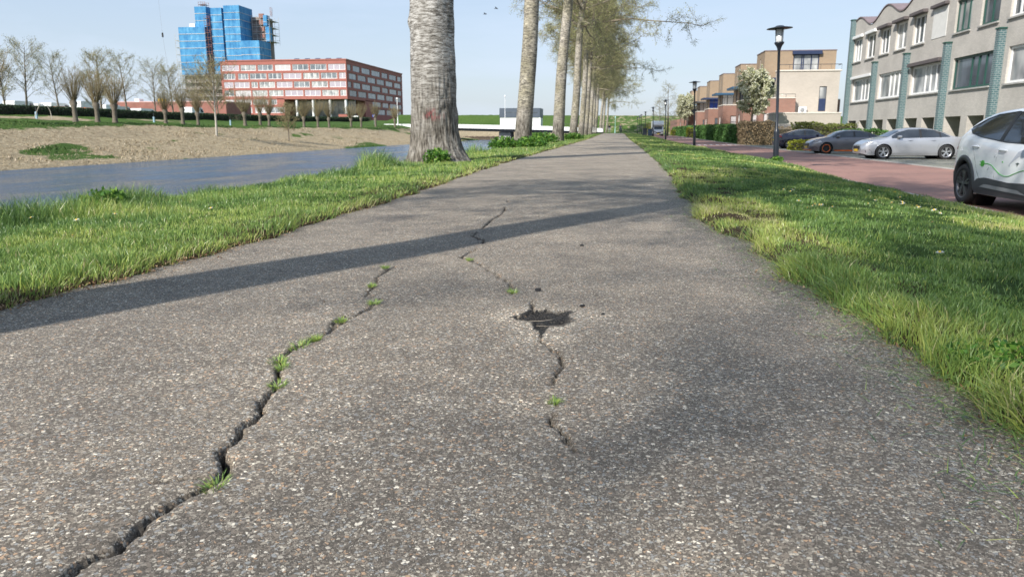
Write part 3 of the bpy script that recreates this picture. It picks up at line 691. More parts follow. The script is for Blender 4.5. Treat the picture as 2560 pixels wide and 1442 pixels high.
# bark of the poplars: pale with dark horizontal marks, furrowed and grey near the ground
def bark(name, red=False, pale=(.50, .47, .42), moss=.25):
    m, n, l, b = new_mat(name)
    c = coords(n, l, (2.2, 2.2, 11)); c2 = coords(n, l, (11, 11, 2.0)); c3 = coords(n, l, (1, 1, 1))
    hz = noise(n, l, c, 2.2, 7, .76); n_h = [q for q in n if q.bl_idname == 'ShaderNodeTexNoise'][-1]; n_h.inputs['Distortion'].default_value = .6; vt = noise(n, l, c2, 1.7, 5, .65); bg_ = noise(n, l, c3, 2.2, 5, .6)
    up = ramp(n, [(.38, (.075, .068, .06)), (.47, (.20, .185, .165)), (.56, pale), (.75, [min(.72, q * 1.25) for q in pale])]); l.new(hz, up.inputs[0])
    lo = ramp(n, [(.36, (.04, .035, .03)), (.5, (.15, .135, .115)), (.64, (.29, .27, .24))]); l.new(vt, lo.inputs[0])
    s = n.new('ShaderNodeSeparateXYZ'); l.new(c3, s.inputs[0])
    mr = n.new('ShaderNodeMapRange'); mr.inputs['From Min'].default_value = .9; mr.inputs['From Max'].default_value = 2.5; l.new(s.outputs[2], mr.inputs[0])
    ad = n.new('ShaderNodeMath'); ad.operation = 'MULTIPLY_ADD'; ad.inputs[1].default_value = 1.6; ad.inputs[2].default_value = -.8; l.new(bg_, ad.inputs[0])
    a2 = n.new('ShaderNodeMath'); a2.operation = 'ADD'; a2.use_clamp = True; l.new(mr.outputs[0], a2.inputs[0]); l.new(ad.outputs[0], a2.inputs[1])
    mx_ = n.new('ShaderNodeMixRGB'); l.new(a2.outputs[0], mx_.inputs[0]); l.new(lo.outputs[0], mx_.inputs[1]); l.new(up.outputs[0], mx_.inputs[2])
    last = mx_
    if moss:
        mg = n.new('ShaderNodeMixRGB'); mg.blend_type = 'MULTIPLY'; r_ = ramp(n, [(.4, (1, 1, 1)), (.62, (.80, .80, .60))]); l.new(noise(n, l, c3, .9, 3), r_.inputs[0])
        mg.inputs[0].default_value = moss * 2; l.new(mx_.outputs[0], mg.inputs[1]); l.new(r_.outputs[0], mg.inputs[2]); last = mg
    if red:   # faint red paint marks on the bark
        v = n.new('ShaderNodeVectorMath'); v.operation = 'DISTANCE'; v.inputs[1].default_value = (.16, -.50, 1.18)
        mpp = n.new('ShaderNodeMapping'); mpp.inputs['Scale'].default_value = (1, 1, 1.9); mpp.inputs['Location'].default_value = (0, 0, -1.06)
        l.new(c3, mpp.inputs[0]); l.new(mpp.outputs[0], v.inputs[0])
        rr_ = ramp(n, [(.10, (1, 1, 1)), (.34, (0, 0, 0))]); l.new(v.outputs['Value'], rr_.inputs[0])
        q = n.new('ShaderNodeMath'); q.operation = 'MULTIPLY'; l.new(rr_.outputs[0], q.inputs[0])
        sr = ramp(n, [(.48, (0, 0, 0)), (.60, (.6, .6, .6))]); l.new(noise(n, l, coords(n, l, (5, 5, 2)), 2.2, 3), sr.inputs[0]); l.new(sr.outputs[0], q.inputs[1])
        mr_ = n.new('ShaderNodeMixRGB'); mr_.inputs[2].default_value = (.30, .07, .08, 1); l.new(q.outputs[0], mr_.inputs[0]); l.new(last.outputs[0], mr_.inputs[1]); last = mr_
    bl = n.new('ShaderNodeMixRGB'); bl.blend_type = 'MULTIPLY'; bl.inputs[0].default_value = 1
    br = ramp(n, [(.32, (.62, .60, .57)), (.5, (.98, .97, .95)), (.68, (1.22, 1.22, 1.22))]); l.new(noise(n, l, coords(n, l, (1, 1, .8)), 2.6, 6, .7), br.inputs[0])
    l.new(last.outputs[0], bl.inputs[1]); l.new(br.outputs[0], bl.inputs[2]); last = bl
    l.new(last.outputs[0], b.inputs['Base Color']); b.inputs['Roughness'].default_value = .9; b.inputs['Specular IOR Level'].default_value = .15
    hh_ = n.new('ShaderNodeMixRGB'); l.new(a2.outputs[0], hh_.inputs[0]); l.new(vt, hh_.inputs[1]); l.new(hz, hh_.inputs[2])
    bump(n, l, hh_.outputs[0], b, .9, .03)
    return m
M['bark1'] = bark('thick poplar bark', red=True, pale=(.44, .425, .40), moss=0)
M['bark'] = bark('poplar bark', pale=(.46, .42, .35), moss=.3)
M['twig'] = leafmat('poplar twigs', [(0, (.17, .14, .10)), (.5, (.24, .20, .145)), (1, (.33, .29, .22))], .9, 0)
M['bud'] = leafmat('poplar buds', [(0, (.25, .235, .11)), (.5, (.36, .355, .155)), (1, (.47, .48, .22))], .7, .25)

def trunk_mesh(parent, H, r0, lean, flare, seed, m, ns=20, nz=50, zmax=None, side=(0, 0), rough=.012, fine=False):
    """tapered trunk with buttressed foot; heights above the ground"""
    zz = np.concatenate([np.linspace(-.3, 2.5, nz // 2, endpoint=False), np.linspace(2.5, H, nz - nz // 2)]) if not fine else np.concatenate([np.linspace(-.3, 5.5, int(nz * .8), endpoint=False), np.linspace(5.5, H, nz - int(nz * .8))])
    th = np.linspace(0, 2 * np.pi, ns, endpoint=False); T, Z = np.meshgrid(th, zz)
    r = r0 * (1 - (.72 if fine else .62) * np.clip(Z / H, 0, 1) ** 1.1)
    fl_ = np.exp(-np.clip(Z, 0, 9) / .38)
    lobes = .55 + .45 * np.cos(T * 5 + seed) * np.cos(T * 2 - seed)
    r = r * (1 + flare * fl_ * (.35 + .65 * lobes + side[0] * np.clip(np.cos(T - side[1]), 0, 1) ** 3))
    cx, cy = np.cos(T), np.sin(T)
    r = r + rough * 2 * (vn(cx * 2 + seed, cy * 2, Z * .8) - .5) + rough * (vn(cx * 5, cy * 5 + seed, Z * 2.5) - .5)
    if fine:
        low = sstep(2.6, 1.2, Z)
        r = r + low * .042 * (np.abs(vn(T * 13, 0, Z * 1.5 + 3 * vn(T * 3, 1, Z)) - .5) * 2 - .5) + (1 - low) * .008 * (vn(cx * 3, cy * 3, Z * 22) - .5)
        r = r + .06 * np.exp(-((Z - 3.3) / .16) ** 2 - (np.cos(T - 3.3) < 0) * 9 - ((T - 3.4) / .35) ** 2)   # knob
    ox = lean[0] * Z + .05 * np.sin(Z * .55 + seed); oy = lean[1] * Z + .05 * np.cos(Z * .5 + seed)
    V = np.stack([ox + cx * r, oy + cy * r, Z], -1).reshape(-1, 3)
    i = np.arange(len(zz) - 1)[:, None] * ns; j = np.arange(ns)[None]; j2 = (j + 1) % ns
    F = np.stack([i + j, i + j2, i + ns + j2, i + ns + j], -1).reshape(-1, 4)
    np_mesh('trunk', V, F, m, parent=parent)
    def axis(z): return np.array([lean[0] * z + .05 * np.sin(z * .55 + seed), lean[1] * z + .05 * np.cos(z * .5 + seed), z])
    return axis
def poplar_crown(parent, axis, H, seed, z0=10.5, spread=8.2, nl=42, m=None, sub=22, tw=11, fl=12, right=.32):
    rs = np.random.default_rng(seed); T = Tw(); buds = []
    for i in range(nl):
        q = i / (nl - 1); z = z0 + (H - z0) * (q ** 1.35) * .95
        az = i * 2.4 + rs.uniform(-.5, .5)
        prof = (.55 + .45 * math.sin(math.pi * min(1, q * 1.3 + .22))) * (1 - q) ** .5
        L = (spread * prof * rs.uniform(.75, 1.12)) * (1 + right * math.cos(az)) + 1.2; L = min(L, spread * 1.22)
        up = rs.uniform(.3, .95) + q * .6
        P = curve_branch(axis(z), (math.cos(az), math.sin(az), up), L, 8, -.045 * (1 - q), .12, rs)
        r1 = .105 * (1 - q * .6) * (.6 + .4 * L / spread)
        T.tube(P, np.linspace(r1, .015, 8), 5, 0, rs.uniform(.4, .9))
        for k in range(sub):
            s = .10 + .90 * ((k + rs.uniform(0, 1)) / sub) ** .75; f = s * 7; a = int(min(f, 6)); p = P[a] + (P[a + 1] - P[a]) * (f - a)
            d = unit(P[a + 1] - P[a]); dv = unit(d * .6 + unit(rs.standard_normal(3)) * 1.0 + np.array([0, 0, .05]))
            L2 = (1.8 + 1.0 * (1 - s)) * rs.uniform(.6, 1.3)
            Q = curve_branch(p, dv, L2, 5, -.05, .18, rs); T.tube(Q, np.linspace(.026, .007, 5), 3, 0, rs.uniform(.2, .8))
            for j in range(tw):
                s2 = rs.uniform(.12, 1); f = s2 * 4; a2 = int(min(f, 3)); p2 = Q[a2] + (Q[a2 + 1] - Q[a2]) * (f - a2)
                d2 = unit(unit(Q[a2 + 1] - Q[a2]) * .7 + unit(rs.standard_normal(3)) * .9)
                W = curve_branch(p2, d2, rs.uniform(.4, 1.1), 3, .05, .2, rs); T.tube(W, [.013, .009, .005], 3, 0, rs.uniform(0, .7))
                tt = rs.uniform(.1, 1, fl)[:, None]
                buds.append(W[0] * (1 - tt) + W[2] * tt + rs.standard_normal((fl, 3)) * .12)
    B = np.concatenate(buds); T.flakes(B, .052, 1, .5)
    return T.build('crown', [m or M['twig'], M['bud']], parent)
pop_lab = 'tall bare poplar, %s'
row = [ # (y, radius, lean, kind, label)
    (-38.5, .42, 0.01, 1, 'poplar of the canal row, second one behind the viewer'),
    (-20.0, .42, 0.01, 0, 'poplar of the canal row, first one behind the viewer'),
    (-1.6, .20, 0.012, 0, 'slim poplar beside the viewer that casts the long band of shade'),
]
protos = []
def make_poplar(y, x, r0, lean, seed, label, H=25, big=False, z0=10.5, spread=8.2, right=.32):
    t = thing('poplar_tree', label, 'tree', (x, y, float(gz(x, y, False)) - .02), group='poplars along the canal path')
    if big:
        ax = trunk_mesh(t, 26, .555, (.022, .0), .42, 1.3, M['bark1'], ns=150, nz=330, side=(1.5, -.35), rough=.022, fine=True)
    else:
        ax = trunk_mesh(t, H, r0, (lean, 0.0), .30, seed, M['bark'], ns=26, nz=70)
    poplar_crown(t, ax, 26 if big else H, seed, z0=z0, spread=spread, right=right)
    return t
t1 = make_poplar(17.9, -4.47, 0, 0, 3, 'thickest poplar trunk, nearest to the viewer, rough pale bark with faint red paint marks', big=True, z0=11.5)
A = make_poplar(36.6, -4.56, .41, .050, 5, 'second poplar of the row, smooth grey-green trunk with weeds round its foot', z0=10.8)
B = make_poplar(55.8, -4.46, .43, .068, 8, 'third poplar of the row, pinkish grey trunk leaning slightly to the path', z0=10.6, spread=8.6)
C = make_poplar(75.2, -4.42, .40, .055, 12, 'fourth poplar of the row, the first one whose forked branches show', z0=10.6, spread=9.6, right=.42)
more = [(93.8, A, .92, -4.5, 2.1, 'fifth poplar of the row, straight pale trunk just past the forked one'),
        (108.5, C, .86, -4.6, 1.2, 'sixth poplar of the row, grey trunk squeezed behind the fifth'),
        (125.0, B, .84, -4.6, 4.0, 'seventh poplar of the row, pale trunk beside the barred railing'),
        (141.0, A, .80, -4.6, 5.1, 'eighth poplar of the row, trunk rising just behind the barred railing'),
        (153.5, C, .80, -4.5, 3.3, 'ninth poplar of the row, last one on this side of the bridge'),
        (180.0, B, .80, -4.2, .6, 'tenth poplar, first one beyond the bridge road'),
        (200.0, A, .80, -3.9, 2.9, 'eleventh poplar, middle one beyond the bridge road'),
        (219.0, C, .78, -3.3, 0.2, 'last poplar of the row, leaning over the path end'),
        (-20.0, B, 1.0, -4.5, 15.7, 'poplar of the canal row standing behind the viewer'),
        (-39.0, C, 1.0, -4.5, 15.7, 'farther poplar of the canal row behind the viewer')]
for (y_, src, s_, x_, rz_, lb) in more:
    copy_tree(src, (x_, y_, float(gz(x_, y_, False)) - .02), rz_ * .2, lb, s_)
# the slim tree beside the camera
t = thing('poplar_tree', 'slim poplar beside the viewer whose trunk casts the long band of shade on the path', 'tree', (-4.45, -.68, -.02), group='poplars along the canal path')
ax = trunk_mesh(t, 15.5, .32, (.01, 0), .3, 2.0, M['bark'], ns=20, nz=50)
poplar_crown(t, ax, 15.5, 21, z0=8.0, spread=3.6, nl=20, right=.0, sub=13)

# ---------------------------------------------------------------- pollard willows and slim trees on the far bank
M['wbark'] = mat('willow bark', (.15, .125, .095), .95, var=.35, vs=6)
M['wtwig'] = leafmat('willow shoots', [(0, (.15, .11, .06)), (.5, (.24, .19, .11)), (1, (.34, .29, .18))], .8, 0)
M['wbud'] = leafmat('willow buds', [(0, (.17, .145, .07)), (.5, (.26, .235, .11)), (1, (.34, .32, .15))], .7, .2)
M['gtwig'] = leafmat('grey twigs', [(0, (.20, .175, .145)), (.5, (.28, .26, .22)), (1, (.38, .36, .30))], .9, 0)
M['gbud'] = leafmat('pale green buds', [(0, (.24, .23, .14)), (1, (.36, .37, .20))], .7, .2)
def willow(seed, label, th=1.7, L=3.0, n=75, spread=.75, mats=None):
    rs = np.random.default_rng(seed); t = thing('pollard_willow', label, 'tree', group='pollard willows on the far bank')
    T = Tw(); T.tube([(0, 0, -.2), (.02, 0, .3), (.03, .02, th * .7), (.02, .03, th), (.02, .03, th + .3)], [.30, .21, .19, .34, .18], 9); T.build('trunk', M['wbark'], t)
    T = Tw(); bs = []
    for i in range(n):
        a = rs.uniform(0, 6.28); q = rs.uniform(0, 1) ** .6 * spread
        p = np.array([.25 * math.cos(a) * q, .25 * math.sin(a) * q, th + rs.uniform(-.05, .25)])
        l_ = L * rs.uniform(.65, 1.08) * (1 - .2 * q)
        P = curve_branch(p, (math.cos(a) * q, math.sin(a) * q, 1), l_, 6, .13, .05, rs); T.tube(P, np.linspace(.022, .006, 6), 3, 0, rs.uniform(0, 1))
        for k in range(5):
            s = rs.uniform(.3, 1) * 5; aa = int(min(s, 4)); pp = P[aa] + (P[aa + 1] - P[aa]) * (s - aa)
            W = curve_branch(pp, unit(P[aa + 1] - P[aa]) + rs.standard_normal(3) * .35, rs.uniform(.3, .8), 3, .2, .1, rs); T.tube(W, [.008, .006, .003], 3, 0, rs.uniform(0, 1))
            bs.append(W[rs.integers(0, 3, 5)] + rs.standard_normal((5, 3)) * .06)
    T.flakes(np.concatenate(bs), .032, 1, .5); T.build('crown', mats or [M['wtwig'], M['wbud']], t)
    return t
def slim_tree(seed, label, H=7.0, th=1.6, W=1.9, mats=None, trunkm=None, name='bare_tree', grp='bare trees behind the far hedge', dens=1.0, conical=False, fl=4, fs=.04):
    rs = np.random.default_rng(seed); t = thing(name, label, 'tree', group=grp)
    T = Tw(); ax_ = curve_branch((0, 0, -.2), (rs.uniform(-.05, .05), rs.uniform(-.05, .05), 1), H * .95, 9, .0, .02, rs)
    T.tube(ax_, np.linspace(.018 * H, .02, 9), 8); T.build('trunk', trunkm or M['wbark'], t)
    T = Tw(); bs = []
    n = int(26 * dens)
    for i in range(n):
        q = i / n; z = th + (H * .93 - th) * q; f = z / (H * .95) * 8; aa = int(min(f, 7)); p = ax_[aa] + (ax_[aa + 1] - ax_[aa]) * (f - aa)
        az = i * 2.4 + rs.uniform(-.4, .4)
        prof = (math.sin(math.pi * min(1, .18 + q * .8)) ** .7) if not conical else (1 - q) ** .8
        l_ = W * prof * 1.35 * rs.uniform(.8, 1.15) + .3
        P = curve_branch(p, (math.cos(az), math.sin(az), 1.0 if not conical else .35), l_, 6, .06, .08, rs); T.tube(P, np.linspace(.035 * (1 - q * .5), .007, 6), 4, 0, rs.uniform(0, 1))
        for k in range(9):
            s = rs.uniform(.25, 1) * 5; aa = int(min(s, 4)); pp = P[aa] + (P[aa + 1] - P[aa]) * (s - aa)
            Q = curve_branch(pp, unit(P[aa + 1] - P[aa]) + rs.standard_normal(3) * .5, rs.uniform(.5, 1.1) * W / 2.2, 4, .1, .15, rs); T.tube(Q, np.linspace(.011, .004, 4), 3, 0, rs.uniform(0, 1))
            for j in range(4):
                W_ = curve_branch(Q[rs.integers(1, 4)], unit(Q[3] - Q[0]) + rs.standard_normal(3) * .6, rs.uniform(.2, .5), 3, .1, .1, rs); T.tube(W_, [.006, .005, .003], 3, 0, rs.uniform(0, 1))
                if fl: bs.append(W_[rs.integers(0, 3, fl)] + rs.standard_normal((fl, 3)) * .06)
    if fl: T.flakes(np.concatenate(bs), fs, 1, .6)
    T.build('crown', mats or [M['gtwig'], M['gbud']], t)
    return t
def gput(x, y): return (x, y, float(gz(x, y)) - .03)
def place_px(px_, X):   # lateral offset and picture column -> distance along the canal (used once to lay the rows out)
    return -X * 1850 / (1545 - px_)
w1 = willow(31, 'pollard willow'); w2 = willow(32, 'pollard willow', 1.6, 3.2, 85, .6); w3 = willow(33, 'pollard willow', 1.5, 2.7, 80, .9)
wl_ = [(-47.8, 57.6, w1, 1.18, 'large pollard willow at the outer end of the far bank row'), (-48, 66.3, w1, 1.0, 'pollard willow with wide fan of shoots, next to the outermost one'),
       (-48, 69.1, w2, 1.0, 'browner upright pollard willow, before the low red building begins'), (-48, 71.5, w3, 1.1, 'pollard willow with vase-shaped shoots where the red wall begins'),
       (-48, 79.5, w3, .86, 'smaller pollard willow in front of the low red wall'), (-48, 82.6, w1, .92, 'pollard willow below the wrapped tower'),
       (-48, 85.6, w2, .85, 'slim pollard willow just before the pale bank tree'), (-47.5, 95.4, w3, 1.02, 'dense pollard willow in front of the red block corner stairs'),
       (-48, 100.5, w1, .92, 'pollard willow in front of the left end of the red block'), (-48, 103.0, w2, .88, 'pollard willow touching the one by the red block end'),
       (-47, 112.0, w3, .96, 'pollard willow in front of the middle of the red block'), (-46.5, 116.0, w1, .9, 'brown pollard willow near the block pillars'),
       (-46.5, 120.5, w2, .9, 'pollard willow before the first white block pillar'), (-46, 129.0, w3, .95, 'pollard willow before the second white block pillar'),
       (-46, 134.0, w1, .92, 'pollard willow beside the small red hut'), (-46, 142.0, w2, .95, 'round pollard willow under the dark side of the block'),
       (-45, 151.0, w3, 1.0, 'last pollard willow of the row, near the bridge end')]
wl_ = [(x_, 1.032 * y_ + .14 * x_, s_, k_, lb) for (x_, y_, s_, k_, lb) in wl_]
for i, (x_, y_, s_, k_, lb) in enumerate(wl_):
    if s_ in (w1, w2, w3) and not s_.get('used'):
        o = s_; o['used'] = 1; o.location = gput(x_, y_); o.scale = (k_,) * 3; o['label'] = lb
    else:
        o = copy_tree(s_, gput(x_, y_), i * 1.3, lb, k_)
for o in bpy.data.objects:
    if 'used' in o: del o['used']
b1 = slim_tree(41, 'bare tree', 7.2, 1.8, 1.9); b2 = slim_tree(42, 'bare tree', 7.0, 1.6, 2.3); b3 = slim_tree(43, 'bare tree', 6.0, 1.2, 1.5, mats=[M['wtwig'], M['gbud']])
bl_ = [(-66, 81.0, b3, 1.1, 'thin grey tree behind the outermost willow'), (-66, 83.8, b1, 1.12, 'tall rounded bare tree standing over the white vans'),
       (-66, 88.8, b1, 1.0, 'tall bare tree between the rounded tree and the willows'), (-64, 92.0, b3, .9, 'small bare tree beside the parked vans'),
       (-66, 96.0, b3, 1.35, 'grey bare tree rising behind the upright willow'), (-66, 101.0, b1, 1.15, 'tall narrow bare tree at the start of the red wall'),
       (-66, 107.0, b2, 1.1, 'spreading bare tree in front of the low red wall'), (-66, 111.5, b3, 1.25, 'thin bare tree beside the crane cable'),
       (-66, 118.0, b2, 1.1, 'brownish bare tree at the foot of the wrapped tower'), (-66, 124.0, b1, 1.0, 'bare tree before the tower scaffolding')]
bl_ = [(x_, 1.032 * y_ + .14 * x_, s_, k_, lb) for (x_, y_, s_, k_, lb) in bl_]
used = set()
for i, (x_, y_, s_, k_, lb) in enumerate(bl_):
    if s_.name not in used:
        used.add(s_.name); o = s_; o.location = gput(x_, y_); o.scale = (k_,) * 3; o['label'] = lb
    else: o = copy_tree(s_, gput(x_, y_), i * 1.7, lb, k_)
M['palebark'] = mat('pale bark', (.42, .39, .33), .9, var=.2, vs=5)
t = slim_tree(51, 'slender pale-barked tree standing alone on the dry canal slope', 7.1, 2.2, 2.0, mats=[M['wtwig'], M['wbud']], trunkm=M['palebark'], name='bank_tree', grp=None, dens=1.3); t.location = gput(-40, 71.2)
t = slim_tree(52, 'small thin tree near the waterline in front of the red block', 4.2, 1.2, 1.1, mats=[M['wtwig'], M['wbud']], name='bank_tree', grp=None); t.location = gput(-37.5, 82.5)

# ---------------------------------------------------------------- hedges and shrubs
def hedge_mat(name, c, trans=.2): return leafmat(name, [(0, [q * .45 for q in c]), (.5, c), (1, [min(1, q * 1.7) for q in c])], .6, trans)
M['hedge_dark'] = hedge_mat('dark hedge leaves', (.028, .050, .020), .1)
M['hedge_green'] = hedge_mat('laurel leaves', (.075, .16, .04))
M['hedge_yellow'] = hedge_mat('golden conifer', (.20, .22, .02))
M['hedge_brown'] = hedge_mat('beech hedge leaves', (.27, .205, .12))
M['hedge_olive'] = hedge_mat('olive shrub leaves', (.13, .15, .04))
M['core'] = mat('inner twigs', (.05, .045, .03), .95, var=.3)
def hedge(name, label, x0, x1, y0, y1, h, m, N, leaf, cat='hedge', group=None, zb=None, round_=.25, ynoise=.12):
    """box hedge: leaf-covered shell over a twiggy core"""
    cx, cy = (x0 + x1) / 2, (y0 + y1) / 2; z0 = float(gz(cx, cy, False)) if zb is None else zb
    t = thing(name, label, cat, (cx, cy, z0), group=group)
    ax_, ay_ = (x1 - x0) / 2, (y1 - y0) / 2
    def ground(y): return gz(np.full_like(y, cx), y + cy, False) - z0
    ar = np.array([2 * ay_ * h, 2 * ay_ * h, 2 * ax_ * h, 2 * ax_ * h, 4 * ax_ * ay_]); ar = ar / ar.sum()
    f = rng.choice(5, N, p=ar); u, v = rng.uniform(-1, 1, N), rng.uniform(0, 1, N)
    X = np.where(f == 0, -ax_, np.where(f == 1, ax_, u * ax_)); Yy = np.where(f <= 1, u * ay_, np.where(f == 2, -ay_, np.where(f == 3, ay_, rng.uniform(-1, 1, N) * ay_)))
    Zz = np.where(f == 4, h, v * h)
    d = ynoise * (fbm(Yy * 1.4 + 9, Zz * 2 + X * 1.4, 2.0, o=3) - .45) * 2
    sc_ = 1 + np.where(f <= 3, d / max(ax_, .3), 0) * .5
    X = X * sc_ + rng.normal(0, leaf * .6, N); Zz = Zz * (1 + d * .35 / max(h, .5)) + rng.normal(0, leaf * .5, N); Yy = Yy + rng.normal(0, leaf * .8, N)
    P = np.stack([X, Yy, Zz + ground(Yy)], -1)
    T = Tw(); T.flakes(P, leaf, 0, .65); T.build('leaves', m, t, smooth=False)
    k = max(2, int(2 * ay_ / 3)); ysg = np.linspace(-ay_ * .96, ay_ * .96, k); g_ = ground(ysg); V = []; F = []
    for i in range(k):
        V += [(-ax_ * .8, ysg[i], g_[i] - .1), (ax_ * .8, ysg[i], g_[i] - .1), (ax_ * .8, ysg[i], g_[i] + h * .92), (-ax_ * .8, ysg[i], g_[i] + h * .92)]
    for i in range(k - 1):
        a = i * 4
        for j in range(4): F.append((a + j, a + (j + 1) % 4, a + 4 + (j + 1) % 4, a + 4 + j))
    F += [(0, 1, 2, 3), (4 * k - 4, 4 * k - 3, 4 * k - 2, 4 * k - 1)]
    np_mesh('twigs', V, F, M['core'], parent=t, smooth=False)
    return t
hedge('clipped_hedge', 'long low dark green hedge running along the far bank behind the willows', -59, -57.6, 36, 108, .85, M['hedge_dark'], 26000, .07)
hedge('clipped_hedge', 'low dark hedge continuing past the willows before the red block', -59, -57.6, 109.5, 172, .8, M['hedge_dark'], 12000, .10)
# ================================================================ buildings
def facade(mb, o, u, nrm, W, z0, z1, holes, depth, m=0, mr=None):
    """wall face with real openings: holes = (u0,u1,z0,z1); reveals go back by depth"""
    o = Vector(o); u = Vector(u); nrm = Vector(nrm); mr = m if mr is None else mr
    us = sorted({0, W, *[h[0] for h in holes], *[h[1] for h in holes]}); vs = sorted({z0, z1, *[h[2] for h in holes], *[h[3] for h in holes]})
    P = lambda a, z, d=0: o + u * a + Vector((0, 0, z)) - nrm * d
    for i in range(len(us) - 1):
        for j in range(len(vs) - 1):
            a, b_, c, d = us[i], us[i + 1], vs[j], vs[j + 1]; mu, mv = (a + b_) / 2, (c + d) / 2
            if any(h[0] < mu < h[1] and h[2] < mv < h[3] for h in holes): continue
            mb.add([P(a, c), P(b_, c), P(b_, d), P(a, d)], [(0, 1, 2, 3)], m)
    for h in holes:
        a, b_, c, d = h[:4]; dd = h[4] if len(h) > 4 else depth
        for q in ([(a, c), (b_, c)], [(b_, c), (b_, d)], [(b_, d), (a, d)], [(a, d), (a, c)]):
            mb.add([P(*q[0]), P(*q[1]), P(*q[1], dd), P(*q[0], dd)], [(0, 1, 2, 3)], mr)
def window(parent, o, u, nrm, w_, h_, fm, gmat, mull=(), fr=.09, sill=None, name='window', gd=.05, trans=None):
    """frame mesh with a pane as sub-part; o = lower corner on the plane where the frame sits"""
    o = Vector(o); u = Vector(u); nrm = Vector(nrm)
    def bx(mb, a0, a1, z0, z1, d0, d1, m=0):
        vs = [o + u * a + Vector((0, 0, z)) + nrm * d for d in (d0, d1) for (a, z) in ((a0, z0), (a1, z0), (a1, z1), (a0, z1))]
        mb.add(vs, [(0, 1, 2, 3), (4, 5, 6, 7), (0, 1, 5, 4), (1, 2, 6, 5), (2, 3, 7, 6), (3, 0, 4, 7)], m)
    mb = MB(); bx(mb, 0, w_, 0, fr, 0, .08); bx(mb, 0, w_, h_ - fr, h_, 0, .08); bx(mb, 0, fr, fr, h_ - fr, 0, .08); bx(mb, w_ - fr, w_, fr, h_ - fr, 0, .08)
    for q in mull: bx(mb, q * w_ - fr * .5, q * w_ + fr * .5, fr, h_ - fr, 0, .078)
    if trans: bx(mb, fr, w_ - fr, h_ * trans - .03, h_ * trans + .03, 0, .076)
    f = mb.build(name, fm, parent)
    mb = MB(); bx(mb, fr * .5, w_ - fr * .5, fr * .5, h_ - fr * .5, -.01, gd * .6); mb.build('pane', gmat, f)
    if sill: mb = MB(); bx(mb, -.08, w_ + .08, -.09, -.01, -.02, .30); mb.build('sill', sill, f)
    return f
M['gbrick'] = brick('pale grey brick', (.56, .52, .465), (.48, .445, .40), (.42, .40, .37), .22, .065, .012, stain=.2)
M['teal'] = brick('teal glazed brick', (.05, .115, .125), (.075, .15, .16), (.27, .30, .30), .22, .105, .014, .35, stain=.1)
M['greenpaint'] = mat('dark green paint', (.02, .075, .06), .4)
M['brownpurple'] = mat('roof edge sheet', (.20, .15, .15), .6)

# ---- grey terrace with wavy roofline
TT = lambda y: 1.032 * y + 2.66
GX0, GYA, GYB = 18.9, 27.0, 66.75
gt = thing('terrace_building', 'long pale grey brick terrace with a wavy roofline and teal brick pilasters', 'building', (GX0, GYB, -.47))
oo = Vector((GX0, GYB, -.47))
L_ = lambda x, y, z: (x - oo.x, y - oo.y, z - oo.z)
def wave(y): return 9.12 + .42 * math.cos(2 * math.pi * (y - 59.2) / 6.25)
pil = [66.55, 60.3, 54.05, 47.8, 41.6, 35.4, 29.2]
holes = []; wins = []
for a, b_ in zip(pil[:-1], pil[1:]):
    a0, b0 = GYB - a, GYB - b_
    holes.append((a0 + .6, b0 - .95, 3.05 + .47, 4.80 + .47, .22)); wins.append(('f1', a - .6, b_ + .95))
    holes.append((a0 + .3, a0 + 2.4, 0.001, 2.04, 1.5)); holes.append((a0 + 3.2, a0 + 5.1, 0.001, 2.04, 1.5))
yc = 65.35; k = 0
while yc > 30:
    holes.append((GYB - yc - 1.02, GYB - yc + 1.02, 6.2 + .47, 7.98 + .47, .22)); wins.append(('f2', yc, k)); yc -= 3.13; k += 1
mb = MB(); facade(mb, (0, 0, 0), (0, -1, 0), (-1, 0, 0), GYB - GYA, 0, 9.0, holes, .22)
n_ = 130
for i in range(n_):   # wavy gable top and its vaulted roof
    y0, y1 = GYB - (GYB - GYA) * i / n_, GYB - (GYB - GYA) * (i + 1) / n_
    mb.add([L_(GX0, y0, 8.53), L_(GX0, y1, 8.53), L_(GX0, y1, wave(y1)), L_(GX0, y0, wave(y0))], [(0, 1, 2, 3)], 0)
mb.add([L_(GX0, GYB, -.47), L_(GX0 + 12, GYB, -.47), L_(GX0 + 12, GYB, 8.9), L_(GX0, GYB, 8.9)], [(0, 1, 2, 3)], 0)
mb.add([L_(GX0, GYA, -.47), L_(GX0 + 12, GYA, -.47), L_(GX0 + 12, GYA, 8.9), L_(GX0, GYA, 8.9)], [(0, 1, 2, 3)], 0)
mb.add([L_(GX0 + 12, GYA, -.47), L_(GX0 + 12, GYB, -.47), L_(GX0 + 12, GYB, 8.9), L_(GX0 + 12, GYA, 8.9)], [(0, 1, 2, 3)], 0)
mb.build('wall', M['gbrick'], gt, recalc=False)
mb = MB()
for i in range(n_):
    y0, y1 = GYB + .05 - (GYB - GYA + .1) * i / n_, GYB + .05 - (GYB - GYA + .1) * (i + 1) / n_
    for (dz0, dz1, x0) in ((.01, .10, -.06),):
        mb.add([L_(GX0 + x0, y0, wave(y0) + dz0), L_(GX0 + x0, y1, wave(y1) + dz0), L_(GX0 + x0, y1, wave(y1) + dz1), L_(GX0 + x0, y0, wave(y0) + dz1)], [(0, 1, 2, 3)])
        mb.add([L_(GX0 + x0, y0, wave(y0) + dz1), L_(GX0 + x0, y1, wave(y1) + dz1), L_(GX0 + 12, y1, wave(y1) + dz1), L_(GX0 + 12, y0, wave(y0) + dz1)], [(0, 1, 2, 3)])
mb.build('roof', M['brownpurple'], gt, recalc=False)
mb = MB()    # back of the ground-floor recesses: doors and dark panels
